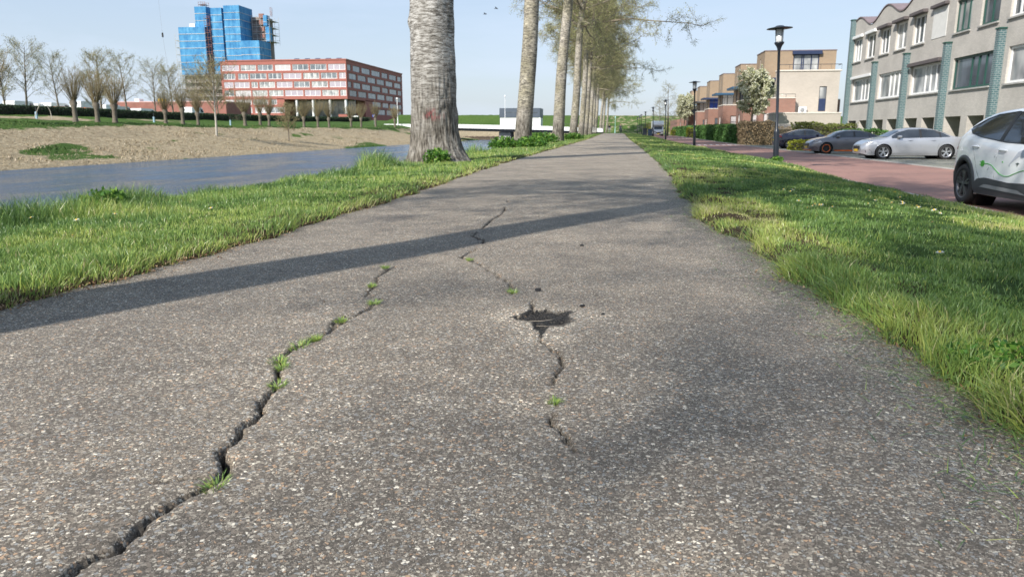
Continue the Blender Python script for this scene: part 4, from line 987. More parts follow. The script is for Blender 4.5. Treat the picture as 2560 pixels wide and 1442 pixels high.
mb.box(1.5, 1.7, -(GYB - GYA), 0, 0, 2.3); mb.build('recessed_wall', mat('recess wall', (.16, .15, .15), .7), gt)
for a, b_ in zip(pil[:-1], pil[1:]):
    mb = MB(); y_ = a - GYB - 4.1; mb.box(1.40, 1.47, y_ - .55, y_ + .55, .02, 1.98, bev=.01)
    mb.build('door', M['greenpaint'] if abs(a - 47.8) < 1 else M['darkgrey'], gt)
for i, p_ in enumerate(pil):
    top = wave(66.7) + .25 if i == 0 else 5.69
    mb = MB(); mb.box(-.34, -.003, p_ - .18 - GYB, p_ + .18 - GYB, 0, top + .47); mb.box(-.38, -.001, p_ - .22 - GYB, p_ + .22 - GYB, top + .475, top + .55, 1)
    mb.build('pilaster', [M['teal'], M['greenpaint']], gt)
def lbox(name, x0, x1, y0, y1, z0, z1, m, bev=.02):
    mb = MB(); mb.box(x0 - oo.x, x1 - oo.x, y0 - oo.y, y1 - oo.y, z0 - oo.z, z1 - oo.z, bev=bev); return mb.build(name, m, gt)
M['awning'] = mat('rolled awning cloth', (.10, .085, .085), .8); M['whitebox'] = M['white']
for wdef in wins:
    if wdef[0] == 'f1':
        a, b_ = wdef[1], wdef[2]; w_ = a - b_
        green = abs(a - 47.2) < .5
        window(gt, L_(GX0 + .2, a, 3.05), (0, -1, 0), (-1, 0, 0), w_, 1.75, M['greenpaint'] if green else M['white'], M['glass_light'] if not green else M['glass'],
               mull=(.45, .62, .80), fr=.12, sill=M['concrete'])
        if a > 65: lbox('awning_box', GX0 - .2, GX0 - .004, b_ - .1, a + .1, 4.82, 5.03, M['white'])
        if abs(a - 53.45) < 1: lbox('awning_box', GX0 - .28, GX0 - .004, b_ - .1, a + .1, 4.8, 5.03, M['awning'])
    else:
        yc, k = wdef[1], wdef[2]
        gr = k in (6, 7)
        if k == 5:
            lbox('roller_blind', GX0 - .02, GX0 + .06, yc - 1.02, yc + 1.02, 6.22, 7.97, M['offwhite'], .004)
            lbox('awning_box', GX0 - .25, GX0 - .025, yc - 1.1, yc + 1.1, 7.99, 8.18, M['awning'])
        else:
            window(gt, L_(GX0 + .2, yc + 1.02, 6.2), (0, -1, 0), (-1, 0, 0), 2.04, 1.78, M['greenpaint'] if gr else M['white'], M['glass'] if k % 3 else M['glass_light'], mull=(.5,) if k % 2 else (.35, .7), fr=.12, sill=M['concrete'])
            if k in (0, 1): lbox('awning_box', GX0 - .2, GX0 - .004, yc - 1.15, yc + 1.15, 8.0, 8.22, M['white'])
            if k in (2, 3, 4): lbox('awning_box', GX0 - .32, GX0 - .004, yc - 1.15, yc + 1.15, 7.99, 8.2, M['awning'])

# ---- stepped brick houses
M['tan'] = brick('tan brick', (.34, .235, .145), (.285, .195, .12), (.30, .25, .19), .22, .065, .012, stain=.12)
M['redbrick'] = brick('red brown brick', (.31, .15, .105), (.25, .115, .08), (.24, .17, .14), .22, .065, .012, stain=.15)
M['beige'] = brick('cream brick', (.47, .415, .35), (.42, .37, .31), (.47, .43, .38), .22, .065, .010, stain=.1)
M['creamband'] = mat('cream concrete band', (.60, .55, .48), .7, var=.06)
M['tealpanel'] = mat('teal blue fascia', (.025, .08, .15), .5)
HX = 13.5
def house(k, label, mid, fascia, extra=None):
    Y0 = 85.8 + 16.25 * k; zb = float(gz(16, Y0, False)) - .05
    t = thing('terraced_house', label, 'house', (HX, Y0, zb), group='stepped brick houses along the street')
    B = -zb
    def wallbox(name, x0, x1, y0, y1, z0, z1, m, holes_front=(), holes_side=(), zrel=True):
        mb = MB(); z0_, z1_ = (z0 if z0 == 0 else z0 + B), z1 + B
        facade(mb, (x0, y0, 0), (1, 0, 0), (0, -1, 0), x1 - x0, z0_, z1_, [(a - x0, b_ - x0, c + B, d + B) for a, b_, c, d in holes_front], .15)
        facade(mb, (x0, y0, 0), (0, 1, 0), (-1, 0, 0), y1 - y0, z0_, z1_, [(a - y0, b_ - y0, c + B, d + B) for a, b_, c, d in holes_side], .15)
        mb.add([(x1, y0, z0_), (x1, y1, z0_), (x1, y1, z1_), (x1, y0, z1_)], [(0, 1, 2, 3)]); mb.add([(x0, y1, z0_), (x1, y1, z0_), (x1, y1, z1_), (x0, y1, z1_)], [(0, 1, 2, 3)])
        mb.add([(x0, y0, z1_), (x1, y0, z1_), (x1, y1, z1_), (x0, y1, z1_)], [(0, 1, 2, 3)])
        if z0: mb.add([(x0, y0, z0_), (x1, y0, z0_), (x1, y1, z0_), (x0, y1, z0_)], [(0, 1, 2, 3)])
        return mb.build(name, m, t, recalc=False)
    def capbox(name, x0, x1, y0, y1, z0, z1, m, bev=.02): mb = MB(); mb.box(x0, x1, y0, y1, z0 + B, z1 + B, bev=bev); return mb.build(name, m, t)
    wf, ws = [(1.0, 1.8, .75, 2.7)], [(2.3, 3.3, .55, 2.6)]
    wallbox('ground_storey', 0, 10, 0, 5, 0, 4.0, M['redbrick'], wf, ws)
    wallbox('ground_storey', 1.7, 10, 5.003, 15.38, 0, 4.0, M['redbrick'], (), [(8, 9, .55, 2.6)])
    capbox('parapet_cap', -.05, 10, -.05, 5.05, 4.003, 4.12, M['creamband']); capbox('parapet_cap', 1.65, 10, 5.055, 15.36, 4.003, 4.11, M['creamband'])
    window(t, (1.0, .13, .75 + B), (1, 0, 0), (0, -1, 0), .8, 1.95, M['darkgrey'], M['blind'] if k in (0, 1) else M['glass'], trans=.6, fr=.06)
    window(t, (.13, 3.3, .55 + B), (0, -1, 0), (-1, 0, 0), 1.0, 2.05, M['offwhite'], M['glass'], (.5,), fr=.07)
    window(t, (1.83, 9, .55 + B), (0, -1, 0), (-1, 0, 0), 1.0, 2.05, M['offwhite'], M['glass'], (.5,), fr=.07)
    wallbox('middle_storey', 1.9, 10, 1.1, 4.7, 4.12, 6.34, M['tan'], [(2.1, 4.6, 4.2, 6.2)], [(1.5, 2.6, 4.2, 6.2)])
    wallbox('middle_storey', 4.2, 10, 4.703, 15.36, 4.12, 6.3, M['tan'])
    window(t, (2.1, 1.23, 4.2 + B), (1, 0, 0), (0, -1, 0), 2.5, 2.0, M['darkgrey'], mid, (.3, .65), fr=.08, name='balcony_door')
    window(t, (2.03, 2.6, 4.2 + B), (0, -1, 0), (-1, 0, 0), 1.1, 2.0, M['darkgrey'], M['glass'], (), fr=.07)
    capbox('fascia', .9, 4.9, -.45, 4.4, 6.06, 6.345, fascia)
    ux = 9.2 if k == 0 else 9.9
    top_holes = [(4.85, 7.5, 7.0, 8.75)] if k == 0 else []
    wallbox('top_storey', 1.9, ux, 0, 4.7, 6.35, 9.1, M['tan'], top_holes, [(2.2, 2.75, 6.95, 8.5)])
    capbox('roof_edge', 1.85, ux + .05, -.05, 4.75, 9.103, 9.2, M['brownpurple'], .01)
    window(t, (2.03, 2.75, 6.95 + B), (0, -1, 0), (-1, 0, 0), .55, 1.55, M['grey'], M['glass_light'], (), fr=.05)
    if k in (2, 5): capbox('roof_light', 5, 8.5, 2, 4, 9.203, 9.5, M['tealpanel'])
    mb = MB()   # thin balcony railing
    mb.tube([(.1, 4.9, 5.0 + B), (.1, .1, 5.0 + B), (1.8, .1, 5.0 + B)], .025, 5)
    for q in ((.1, .1), (.1, 2.5), (.1, 4.9), (1.8, .1)): mb.tube([(q[0], q[1], 4.1 + B), (q[0], q[1], 5.0 + B)], .02, 5)
    mb.build('railing', M['darkgrey'], t)
    if extra: extra(t, B, wallbox, capbox)
    return t
def end_house(t, B, wallbox, capbox):
    wallbox('side_wing', 3.1, 9.4, -1.3, -.003, 0, 6.9, M['beige'], [(7.45, 8.2, 2.8, 5.36)])
    capbox('parapet_cap', 3.05, 9.55, -1.4, -.06, 6.903, 7.06, M['creamband'])
    wallbox('front_wing', 1.2, 4.9, -2.3, -1.303, 0, 4.1, M['redbrick'], [(1.75, 2.6, .6, 2.6)])
    window(t, (1.75, -2.17, .6 + B), (1, 0, 0), (0, -1, 0), .85, 2.0, M['darkgrey'], M['blind'], trans=.55, fr=.06)
    capbox('parapet_cap', 1.15, 4.95, -2.35, -1.31, 4.103, 4.2, M['creamband'])
    f = window(t, (7.45, -1.17, 2.8 + B), (1, 0, 0), (0, -1, 0), .75, 2.56, M['darkgrey'], M['glass_light'], fr=.05)
    mb = MB(); mb.box(7.5, 8.15, -1.28, -1.26, 2.85 + B, 4.1 + B); mb.build('spandrel_panel', M['navy'], t)
    capbox('garage', 2.1, 8.6, -5.8, -1.32, -.45, 2.45, M['beige'], .01) ; capbox('garage_roof', 2.05, 8.65, -5.85, -1.31, 2.453, 2.6, M['creamband'])
    capbox('fascia', 4.7, 7.7, -.35, -.003, 8.72, 9.1, M['navy'])
    window(t, (4.85, .13, 7.0 + B), (1, 0, 0), (0, -1, 0), 2.65, 1.75, M['navy'], M['glass_light'], (.33, .4, .7), fr=.1, name='terrace_door')
    mb = MB(); mb.tube([(3.2, -1.3, 7.6 + B), (9.5, -1.3, 7.6 + B), (9.5, 0, 7.6 + B)], .03, 5)
    for i in range(7): mb.tube([(3.2 + i * 1.05, -1.3, 7.05 + B), (3.2 + i * 1.05, -1.3, 7.6 + B)], .015, 4)
    mb.build('railing', M['darkgrey'], t)
    mb = MB(); mb.box(5.4, 6.2, -1.75, -1.35, 2.62 + B, 3.25 + B, bev=.03); mb.lathe([(.24, -1.755), (.22, -1.77), (.0, -1.772)], 16, (5.78, 0, 2.93 + B), 'y', 1)
    mb.build('air_conditioner', [M['white'], M['grey']], t)
    mb = MB(); mb.tube([(3.0, -2.3, 4.55 + B), (4.85, -2.3, 4.55 + B)], .025, 5)
    for q in (3.0, 3.9, 4.85): mb.tube([(q, -2.3, 4.2 + B), (q, -2.3, 4.55 + B)], .02, 4)
    mb.build('railing', M['darkgrey'], t)
house(0, 'nearest stepped house, with tall cream side wall, garage and dark blue roof terrace window', M['glass'], M['navy'], end_house)
house(1, 'second stepped brick house from the cream wall, teal blue fascia over a dark balcony window', M['glass'], M['tealpanel'])
house(2, 'third stepped brick house, white panel behind its balcony and a small blue roof light', M['white'], M['tealpanel'])
house(3, 'fourth stepped brick house, bright blue balcony door', M['blue'], M['navy'])
house(4, 'fifth stepped brick house, white patch in its balcony, narrower in the distance', M['blind'], M['darkgrey'])
house(5, 'farthest tall stepped brick house, half hidden by the distant blossom tree', M['glass'], M['tealpanel'])
t = thing('low_building', 'low red brown brick row continuing beyond the stepped houses', 'building', (14, 186, -.1))
mb = MB(); facade(mb, (0, 0, 0), (1, 0, 0), (0, -1, 0), 12, 0, 3.6, [(1, 2, .9, 2.4), (4, 5, .9, 2.4)], .2); facade(mb, (0, 0, 0), (0, 1, 0), (-1, 0, 0), 24, 0, 3.6, [(3, 4, .9, 2.4), (9, 10, .9, 2.4), (15, 16, .9, 2.4)], .2)
mb.add([(0, 0, 3.6), (12, 0, 3.6), (12, 24, 3.6), (0, 24, 3.6)], [(0, 1, 2, 3)]); mb.build('wall', M['redbrick'], t, recalc=False)
for a in (3, 9, 15): window(t, (.18, a + 1, .9), (0, -1, 0), (-1, 0, 0), 1, 1.5, M['offwhite'], M['glass'])
for a in (1, 4): window(t, (a, .18, .9), (1, 0, 0), (0, -1, 0), 1, 1.5, M['offwhite'], M['glass'])
# garden wall
t = thing('garden_wall', 'grey block garden wall below the cream garage', 'wall', (13.9, 72, -.42))
mb = MB(); mb.box(0, 5.6, 0, .2, 0, 1.75); mb.build('blockwork', brick('grey blocks', (.36, .34, .32), (.30, .285, .27), (.22, .21, .20), .6, .2, .02), t)
mb = MB(); mb.box(-.03, 5.63, -.03, .23, 1.753, 1.81); mb.build('coping', M['concrete'], t)

# ---- red apartment block on stilts
M['redpanel'] = mat('red cladding', (.33, .115, .09), .8, var=.08, vs=.5)
M['palewin'] = glassmat('apartment glass', (.10, .12, .14), .1, (.30, .32, .34)); M['blind2'] = mat('lavender grey blind', (.40, .36, .40), .8)
RB = Vector((-90.2, 246.0, 3.2)); rb = thing('apartment_block', 'long red apartment block with rows of white framed windows, raised on white pillars', 'building', RB)
zx = lambda q: survey(420 + q / 4.2417, 200)[0] * 246 - RB.x            # picture-strip measure to metres along the front
rows = [[(580, 760), (778, 940), (958, 1120), (1140, 1305), (1325, 1495), (1512, 1685), (1703, 1885)],
        [(590, 715), (745, 855), (870, 1045), (1065, 1205), (1225, 1415), (1435, 1605), (1622, 1795), (1815, 1885)],
        [(590, 690), (700, 860), (880, 948), (965, 1130), (1148, 1315), (1332, 1500), (1520, 1692), (1710, 1885)],
        [(590, 690), (705, 870), (885, 1045), (1062, 1215), (1232, 1425), (1442, 1612), (1628, 1802), (1820, 1885)],
        [(590, 690), (705, 870), (885, 1045), (1080, 1140), (1160, 1290)], [(590, 700), (720, 870), (900, 1045), (1062, 1215)]]
ztop = 23.9 - RB.z
fh = []; fw = []
for r_, rw in enumerate(rows):
    zt_ = ztop - 1.25 - r_ * 2.78
    for (a, b_) in rw: fh.append((zx(a) + 44.6, zx(b_) + 44.6, zt_ - 1.95, zt_)); 
bot = 11.3 - RB.z
mb = MB(); facade(mb, (-44.6, 0, 0), (1, 0, 0), (0, -1, 0), 44.6, bot, ztop, [h for h in fh if h[2] > bot], .3)
facade(mb, (-44.6, 0, 0), (1, 0, 0), (0, -1, 0), 22.3, 0, bot, [h for h in fh if h[2] < bot and h[1] < 22.1], .3)
zy = lambda q: -90.2 / survey(420 + q / 4.2417, 225)[0] - 246
srow = [(1912, 1950), (1970, 2045), (2062, 2150), (2165, 2255), (2272, 2335), (2350, 2425), (2437, 2475)]
srow2 = [(1925, 2003), (2018, 2105), (2122, 2205), (2218, 2298), (2312, 2385), (2402, 2470)]
sh = []
for r_ in range(6):
    zt_ = ztop - 1.25 - r_ * 2.78
    for a, b_ in (srow if r_ % 2 == 0 else srow2):
        if r_ == 4 and a < 2020: continue
        if r_ == 5 and a < 2150: continue
        sh.append((max(.8, zy(a)), zy(b_), zt_ - 1.95, zt_))
LS = 66
facade(mb, (0, 0, 0), (0, 1, 0), (1, 0, 0), LS, bot, ztop, [h for h in sh if h[2] > bot], .3)
facade(mb, (0, 18, 0), (0, 1, 0), (1, 0, 0), LS - 18, 0, bot, [(h[0] - 18, h[1] - 18, h[2], h[3]) for h in sh if h[2] < bot and h[0] > 19], .3)
mb.add([(-44.6, 0, ztop), (0, 0, ztop), (0, LS, ztop), (-44.6, LS, ztop)], [(0, 1, 2, 3)])
mb.add([(-23, 0, bot), (0, 0, bot), (0, 18, bot), (-23, 18, bot)], [(0, 1, 2, 3)])
mb.add([(-23, 0, 0), (-23, 18, 0), (-23, 18, bot), (-23, 0, bot)], [(0, 1, 2, 3)])
mb.add([(-23, 18, 0), (0, 18, 0), (0, 18, bot), (-23, 18, bot)], [(0, 1, 2, 3)])
mb.add([(-44.6, 0, 0), (-44.6, LS, 0), (-44.6, LS, ztop), (-44.6, 0, ztop)], [(0, 1, 2, 3)])
mb.build('wall', M['redpanel'], rb, recalc=False)
mb = MB(); mb.box(-42.7, .2, -.2, LS + .2, ztop + .003, ztop + .35); mb.build('roof_edge', mat('red roof edge', (.34, .12, .09), .6), rb)
rs = random.Random(4)
for h in fh:
    if h[2] < bot and h[1] > 22.1: continue
    w_ = h[1] - h[0]
    window(rb, (h[0] - 44.6, .22, h[2]), (1, 0, 0), (0, -1, 0), w_, h[3] - h[2], M['white'], rs.choice([M['palewin'], M['blind2'], M['glass_light'], M['palewin'], M['blind2'], M['blind']]), mull=(.33, .66) if w_ > 3.5 else (.5,), fr=.15, gd=.12)
for h in sh:
    if h[2] < bot and h[0] <= 19: continue
    window(rb, (-.22, h[0], h[2]), (0, 1, 0), (1, 0, 0), h[1] - h[0], h[3] - h[2], M['grey'], rs.choice([M['palewin'], M['glass'], M['palewin']]), mull=(.5,), fr=.14, gd=.12)
for x_ in (-18.3, -12.5, -6.5, -.9):
    mb = MB(); mb.lathe([(.42, 0), (.42, bot - .01)], 12, (x_, .8, 0)); mb.build('pillar', M['white'], rb)
mb = MB(); mb.box(-22.9, -.5, 9, 9.2, 0, bot - .02); mb.build('glazed_lobby', M['palewin'], rb)
for i in range(5):
    mb = MB(); x_ = -19.5 + i * 3.75; mb.add([(x_, 2, ztop + .36), (x_ + 1.6, 2, ztop + .36), (x_ + 1.6, 4, ztop + 1.0), (x_, 4, ztop + 1.0), (x_, 4, ztop + .36), (x_ + 1.6, 4, ztop + .36)], [(0, 1, 2, 3), (3, 2, 5, 4), (0, 3, 4), (1, 5, 2), (0, 4, 5, 1)])
    mb.build('solar_panel', M['navy'], rb)
# small red hut in front of it
t = thing('small_hut', 'small flat red and white hut on the grass before the block pillars', 'hut', (-82.6, 217, 3.5))
mb = MB(); mb.box(0, 2.8, 0, 2, 0, 2.2, bev=.03); mb.build('wall', M['redpanel'], t); mb = MB(); mb.box(-.1, 2.9, -.1, 2.1, 2.203, 2.35); mb.build('roof', M['darkgrey'], t)
mb = MB(); mb.box(2.85, 6.0, .1, 1.8, 0, 1.7, bev=.03); mb.build('white_annexe', M['offwhite'], t)
# low red brick wall building
t = thing('low_building', 'long low windowless red brick building behind the bare trees', 'building', (-137, 193, 3.0))
mb = MB(); mb.box(0, 32, 0, 14, 0, 5.4); mb.build('wall', brick('dull red brick', (.33, .13, .10), (.29, .11, .085), (.28, .16, .13), .6, .2, .02), t)
mb = MB(); mb.box(-.1, 32.1, -.12, 14.1, 5.403, 5.65); mb.build('roof_edge', mat('pink roof edge', (.6, .33, .29), .6), t)
for i, x_ in enumerate((4, 11, 19)): mb = MB(); mb.box(x_, x_ + 1.4, 2, 4, 5.66, 6.5, bev=.05); mb.build('roof_vent', [M['white'], M['yellow'], M['steel']][i], t)

# ---- tower wrapped in blue scaffold netting
def netmat():
    m, n, l, b = new_mat('blue scaffold netting')
    v = coords(n, l, (1, 1, .12), 'World'); v2 = coords(n, l, (1, 1, 1), 'World')
    f = noise(n, l, v, .55, 5, .65); f2 = noise(n, l, v2, .28, 5, .65)
    r = ramp(n, [(.28, (.012, .10, .26)), (.48, (.03, .18, .38)), (.64, (.08, .29, .50)), (.78, (.36, .54, .66))])
    a = n.new('ShaderNodeMath'); a.operation = 'MULTIPLY_ADD'; a.inputs[1].default_value = .5; l.new(f, a.inputs[0])
    a2 = n.new('ShaderNodeMath'); a2.operation = 'MULTIPLY'; a2.inputs[1].default_value = .62; l.new(f2, a2.inputs[0]); l.new(a2.outputs[0], a.inputs[2])
    l.new(a.outputs[0], r.inputs[0]); l.new(r.outputs[0], b.inputs['Base Color']); b.inputs['Roughness'].default_value = .8
    bump(n, l, f, b, .8, .6)
    return m
M['net'] = netmat(); M['board'] = mat('scaffold boards', (.52, .50, .46), .8); M['rust'] = mat('red-brown scaffold', (.26, .13, .10), .8, var=.3, vs=1); M['tower'] = mat('tower wall', (.22, .19, .17), .85, var=.3, vs=.3)
TB = Vector((-196, 318, 3.0)); tw = thing('tower_block', 'tall stepped tower wrapped in blue scaffold netting, behind the red block', 'building', TB)
s_ = .1784
def tz(y): return .75 + survey(540, y)[1] * 318 - TB.z
def tx(p): return survey(p, 90)[0] * 318 - TB.x
def netbox(x0, x1, y0, y1, zt_, zb_):
    mb = MB(); n1 = max(2, int((x1 - x0) / 1.5)); rsn = random.Random(int(x0 * 7))
    # netting bulges slightly between the lifts
    mb.box(x0, x1, y0, y1, zb_, zt_)
    z = zt_ - 2.98
    while z > zb_:
        mb.box(x0 - .12, x1 + .12, y0 - .14, y1 + .1, z, z + .13 + .06 * rsn.random(), 1); z -= 2.98
    return mb.build('netting', [M['net'], M['board']], tw)
zb_ = tz(186)
netbox(tx(447), tx(513.5), 0, 14, tz(67), zb_); netbox(tx(485), tx(513.5), 2, 14.3, tz(14), tz(66))
netbox(tx(530), tx(557), .3, 14.2, tz(20), zb_); netbox(tx(563), tx(602), 0, 12, tz(15), zb_)
netbox(tx(556.9), tx(563.1), 2.6, 12, tz(22), zb_); netbox(tx(602) + .13, tx(649), -.8, 10, tz(104), zb_)
mb = MB()   # brick core seen below and between
mb.box(tx(449), tx(600), 1.2, 13, 0, zb_ - .01); mb.box(tx(603), tx(647), 1.2, 9, 0, zb_ - .01); mb.box(tx(602) + .2, tx(638), 10.2, 18, 0, tz(36)); mb.build('wall', M['tower'], tw)
def scaff(x0, x1, y0, y1, z0, z1, m, dx=2.2, boards=True):
    mb = MB(); k = max(1, round((x1 - x0) / dx))
    for i in range(k + 1):
        for yy_ in (y0, y1): mb.tube([(x0 + (x1 - x0) * i / k, yy_, z0), (x0 + (x1 - x0) * i / k, yy_, z1)], .07, 4)
    z = z0 + 1
    while z < z1:
        for yy_ in (y0, y1): mb.tube([(x0, yy_, z), (x1, yy_, z)], .06, 4); mb.tube([(x0, yy_, z + 1), (x1, yy_, z + 1)], .05, 4)
        if boards: mb.box(x0, x1, y0, y1, z - .08, z)
        z += 2.98
    return mb.build('scaffold', m, tw)
scaff(tx(437), tx(446.5), 0, 3, 0, tz(84), M['board']); scaff(tx(514.5), tx(529), -.6, 1.2, 0, tz(42), M['rust'], 1.3)
scaff(tx(447), tx(600), -.7, 1.0, 0, zb_, M['board'], 3.2); scaff(tx(602) + 1, tx(651), 10.2 - .9, 19, tz(104), tz(31), M['board'], 2.2)
netbox(tx(636) + .2, tx(646), 8.9, 12, tz(33), tz(60)); netbox(tx(641), tx(650), 9.1, 12, tz(62), tz(100))
for i in range(4): mb = MB(); z = tz(40 + i * 16.7); mb.box(tx(625), tx(637), 9.4, 10.1, z, z + 1.9); mb.build('brick_infill', M['rust'], tw)
mb = MB(); mb.box(tx(466), tx(480), 3, 6, tz(67) + .01, tz(56), bev=.05); mb.build('roof_cabin', M['white'], tw)
scaff(tx(493), tx(510), 3, 6, tz(14), tz(1), M['rust'], 1.0); scaff(tx(648), tx(651), 12, 13, tz(34), tz(10), M['rust'], .5, False)
# crane cable with hook block beside the tower
t = thing('crane_cable', 'thin crane cable with a dark hook block hanging left of the blue tower', 'crane cable', (-165.6, 266, 3.2))
mb = MB(); mb.tube([(0, 0, 0), (-.6, 0, 15.6), (-1.9, 0, 31.6)], .035, 4); mb.tube([(-1.9, 0, 32.8), (-2.8, 0, 62)], .03, 4); mb.build('cable', M['grey'], t)
mb = MB(); mb.box(-2.2, -1.6, -.2, .2, 31.4, 33.0, bev=.1); mb.build('hook_block', M['black'], t)

# ---- bridge, pump house, poles
M['bridgewhite'] = mat('white bridge panels', (.74, .75, .74), .5, var=.06, vs=.4)
bx_ = [-50, -35, -14, 0, 7]; bz_ = [2.25, 2.2, 1.75, 1.2, 1.05]
br = thing('bridge', 'low white-sided road bridge over the canal on dark piers', 'bridge', (-20, 158, 0))
def bprism(name, y0, y1, up, dn, m, xa=-50, xb=3.0):
    xs_ = [x for x in np.linspace(xa, xb, 22)]; zt = [float(np.interp(x, bx_, bz_)) for x in xs_]
    pts = [(x + 20, z + up) for x, z in zip(xs_, zt)] + [(x + 20, z + dn) for x, z in reversed(list(zip(xs_, zt)))]
    V = [(p[0], y0 - 158, p[1]) for p in pts] + [(p[0], y1 - 158, p[1]) for p in pts]; n__ = len(pts); k = len(xs_); F = []
    for i in range(k - 1): F += [(i, i + 1, n__ - 2 - i, n__ - 1 - i), (n__ + i, n__ + i + 1, 2 * n__ - 2 - i, 2 * n__ - 1 - i)]
    F += [(i, (i + 1) % n__, n__ + (i + 1) % n__, n__ + i) for i in range(n__)]
    mb = MB(); mb.add(V, F); return mb.build(name, m, br)
bprism('parapet', 158, 158.25, 0, -.8, M['bridgewhite'], xb=-3.2); bprism('parapet', 165.7, 165.95, -.1, -.9, M['bridgewhite'], xb=-3.2)
bprism('deck', 158.9, 165.5, -.75, -1.35, M['darkgrey'], xb=-3.2)
for (x_, w_) in ((-25.2, 2.6), (-19.6, 2.4)):
    mb = MB(); mb.box(x_ + 20, x_ + 20 + w_, 1.6, 6.8, -2, .62, bev=.15); mb.build('pier', M['concrete'], br)
mb = MB(); mb.box(12.5, 24, .5, 8, -1.5, -.35); mb.build('abutment', M['concrete'], br)
mb = MB()
for i in range(26):
    x_ = -14 + i * .6; z = float(np.interp(x_, bx_, bz_)); mb.tube([(x_ + 20, .12, z), (x_ + 20, .12, z + .55)], .025, 4)
mb.tube([(6, .12, 1.75 + .55), (20, .12, 1.2 + .55), (21.2, .12, 1.17 + .55)], .035, 5); mb.build('railing', M['darkgrey'], br)
def pole(name, label, cat, x, y, z0, z1, r, m, extra=None, group=None):
    t = thing(name, label, cat, (x, y, z0), group=group); mb = MB(); mb.lathe([(r * 1.8, -.2), (r * 1.8, .5), (r, .8), (r * .7, z1 - z0)], 8); mb.build('pole', m, t)
    mb = MB(); mb.lathe([(r * .8, z1 - z0), (r * 2.2, z1 - z0 + .12), (r * 2.2, z1 - z0 + .4), (r * .4, z1 - z0 + .5)], 8); mb.build('lamp_head', m, t)
    return t
pole('light_pole', 'thin white lighting pole standing on the bridge before the pump house', 'light pole', -23.9, 160, 1.9, 7.7, .07, M['white'], group='white poles on the bridge')
pole('light_pole', 'thin white lighting pole at the far bank end of the bridge', 'light pole', -46.6, 157, 1.7, 7.2, .10, M['white'], group='white poles on the bridge')
pole('light_pole', 'pale turquoise signal mast beyond the end of the cycle path', 'signal mast', -.65, 172, .4, 3.5, .05, mat('pale turquoise paint', (.4, .65, .62), .5), group=None)
t = thing('traffic_sign', 'small blue and white sign plate near the far bridge end', 'sign', (-49.5, 150, 1.9))
mb = MB(); mb.tube([(0, 0, 0), (0, 0, 2.0)], .04, 6); mb.build('post', M['steel'], t)
mb = MB(); mb.lathe([(0, -.06), (.35, -.06), (.35, -.03), (0, -.03)], 20, (0, 0, 1.9), 'y'); mb.build('sign_plate', M['blue'], t)
mb = MB(); mb.box(-.2, .2, -.075, -.062, 1.78, 2.02); mb.build('sign_symbol', M['white'], t)
ph = thing('pump_house', 'square pump house with dark blue-grey top and white lower wall behind the bridge', 'building', (-32, 205, 1.2))
mb = MB(); mb.box(0, 10.9, 0, 8, 0, 3.15); mb.build('lower_wall', M['bridgewhite'], ph)
mb = MB(); mb.box(-.15, 11.0, -.15, 8.1, 3.153, 5.65, bev=.03); mb.build('upper_wall', mat('slate cladding', (.07, .09, .12), .5), ph)
mb = MB(); mb.box(7.2, 10.2, -.19, -.155, 4.3, 4.6); mb.box(1.5, 4.8, -.19, -.155, 4.4, 4.62); mb.build('window_band', M['glass'], ph)
mb = MB(); mb.box(10.905, 11.15, -.3, .1, 0, 3.1); mb.build('downpipe_panel', M['white'], ph)
mb = MB()
for i in range(10): mb.tube([(i * 1.2, -1.2, 0), (i * 1.2, -1.2, 1.1)], .03, 4)
mb.tube([(0, -1.2, 1.1), (10.8, -1.2, 1.1)], .035, 4); mb.tube([(0, -1.2, .6), (10.8, -1.2, .6)], .025, 4); mb.build('railing', M['darkgrey'], ph)
t = thing('wooden_revetment', 'dark timber sheet piling along the waterline under the bridge', 'revetment', (-36.5, 176.5, -1.5))
mb = MB()
for i in range(24): mb.box(i * .42, i * .42 + .34, 0, .25, 0, 1.0 + .06 * (i % 3))
mb.box(-.1, 10.2, -.12, 0, .75, .95); mb.build('piles', mat('dark timber', (.10, .075, .055), .9, var=.4, vs=4), t)
# ================================================================ street furniture
def lamp_post(label):
    t = thing('street_lamp', label, 'street lamp', group='street lamps along the grass verge')
    mb = MB(); mb.lathe([(.085, -.1), (.085, .95), (.075, 1.02), (.045, 1.08), (.040, 3.50), (.05, 3.52)], 16); mb.build('pole', M['lampblack'], t)
    mb = MB(); mb.lathe([(.05, 3.50), (.06, 3.56), (.085, 3.62), (.14, 3.70), (.145, 3.74), (.10, 3.745), (0, 3.745)], 18); mb.build('cup', M['lampblack'], t)
    mb = MB(); mb.lathe([(.105, 3.75), (.125, 4.12), (0, 4.125)], 18); mb.build('lantern_glass', M['lglass'], t)
    mb = MB()
    for k in range(4):
        a = k * math.pi / 2 + .4; mb.tube([(.12 * math.cos(a), .12 * math.sin(a), 3.74), (.14 * math.cos(a), .14 * math.sin(a), 4.14)], .009, 4)
    mb.build('lantern_bars', M['lampblack'], t)
    mb = MB(); mb.lathe([(0, 4.24), (.10, 4.235), (.14, 4.205), (.37, 4.16), (.375, 4.148), (.14, 4.135), (0, 4.13)], 26); mb.build('lamp_shade', M['lampblack'], t)
    return t
M['lglass'] = mat('frosted lantern glass', (.62, .63, .62), .3, var=.05)
lp = lamp_post('x')
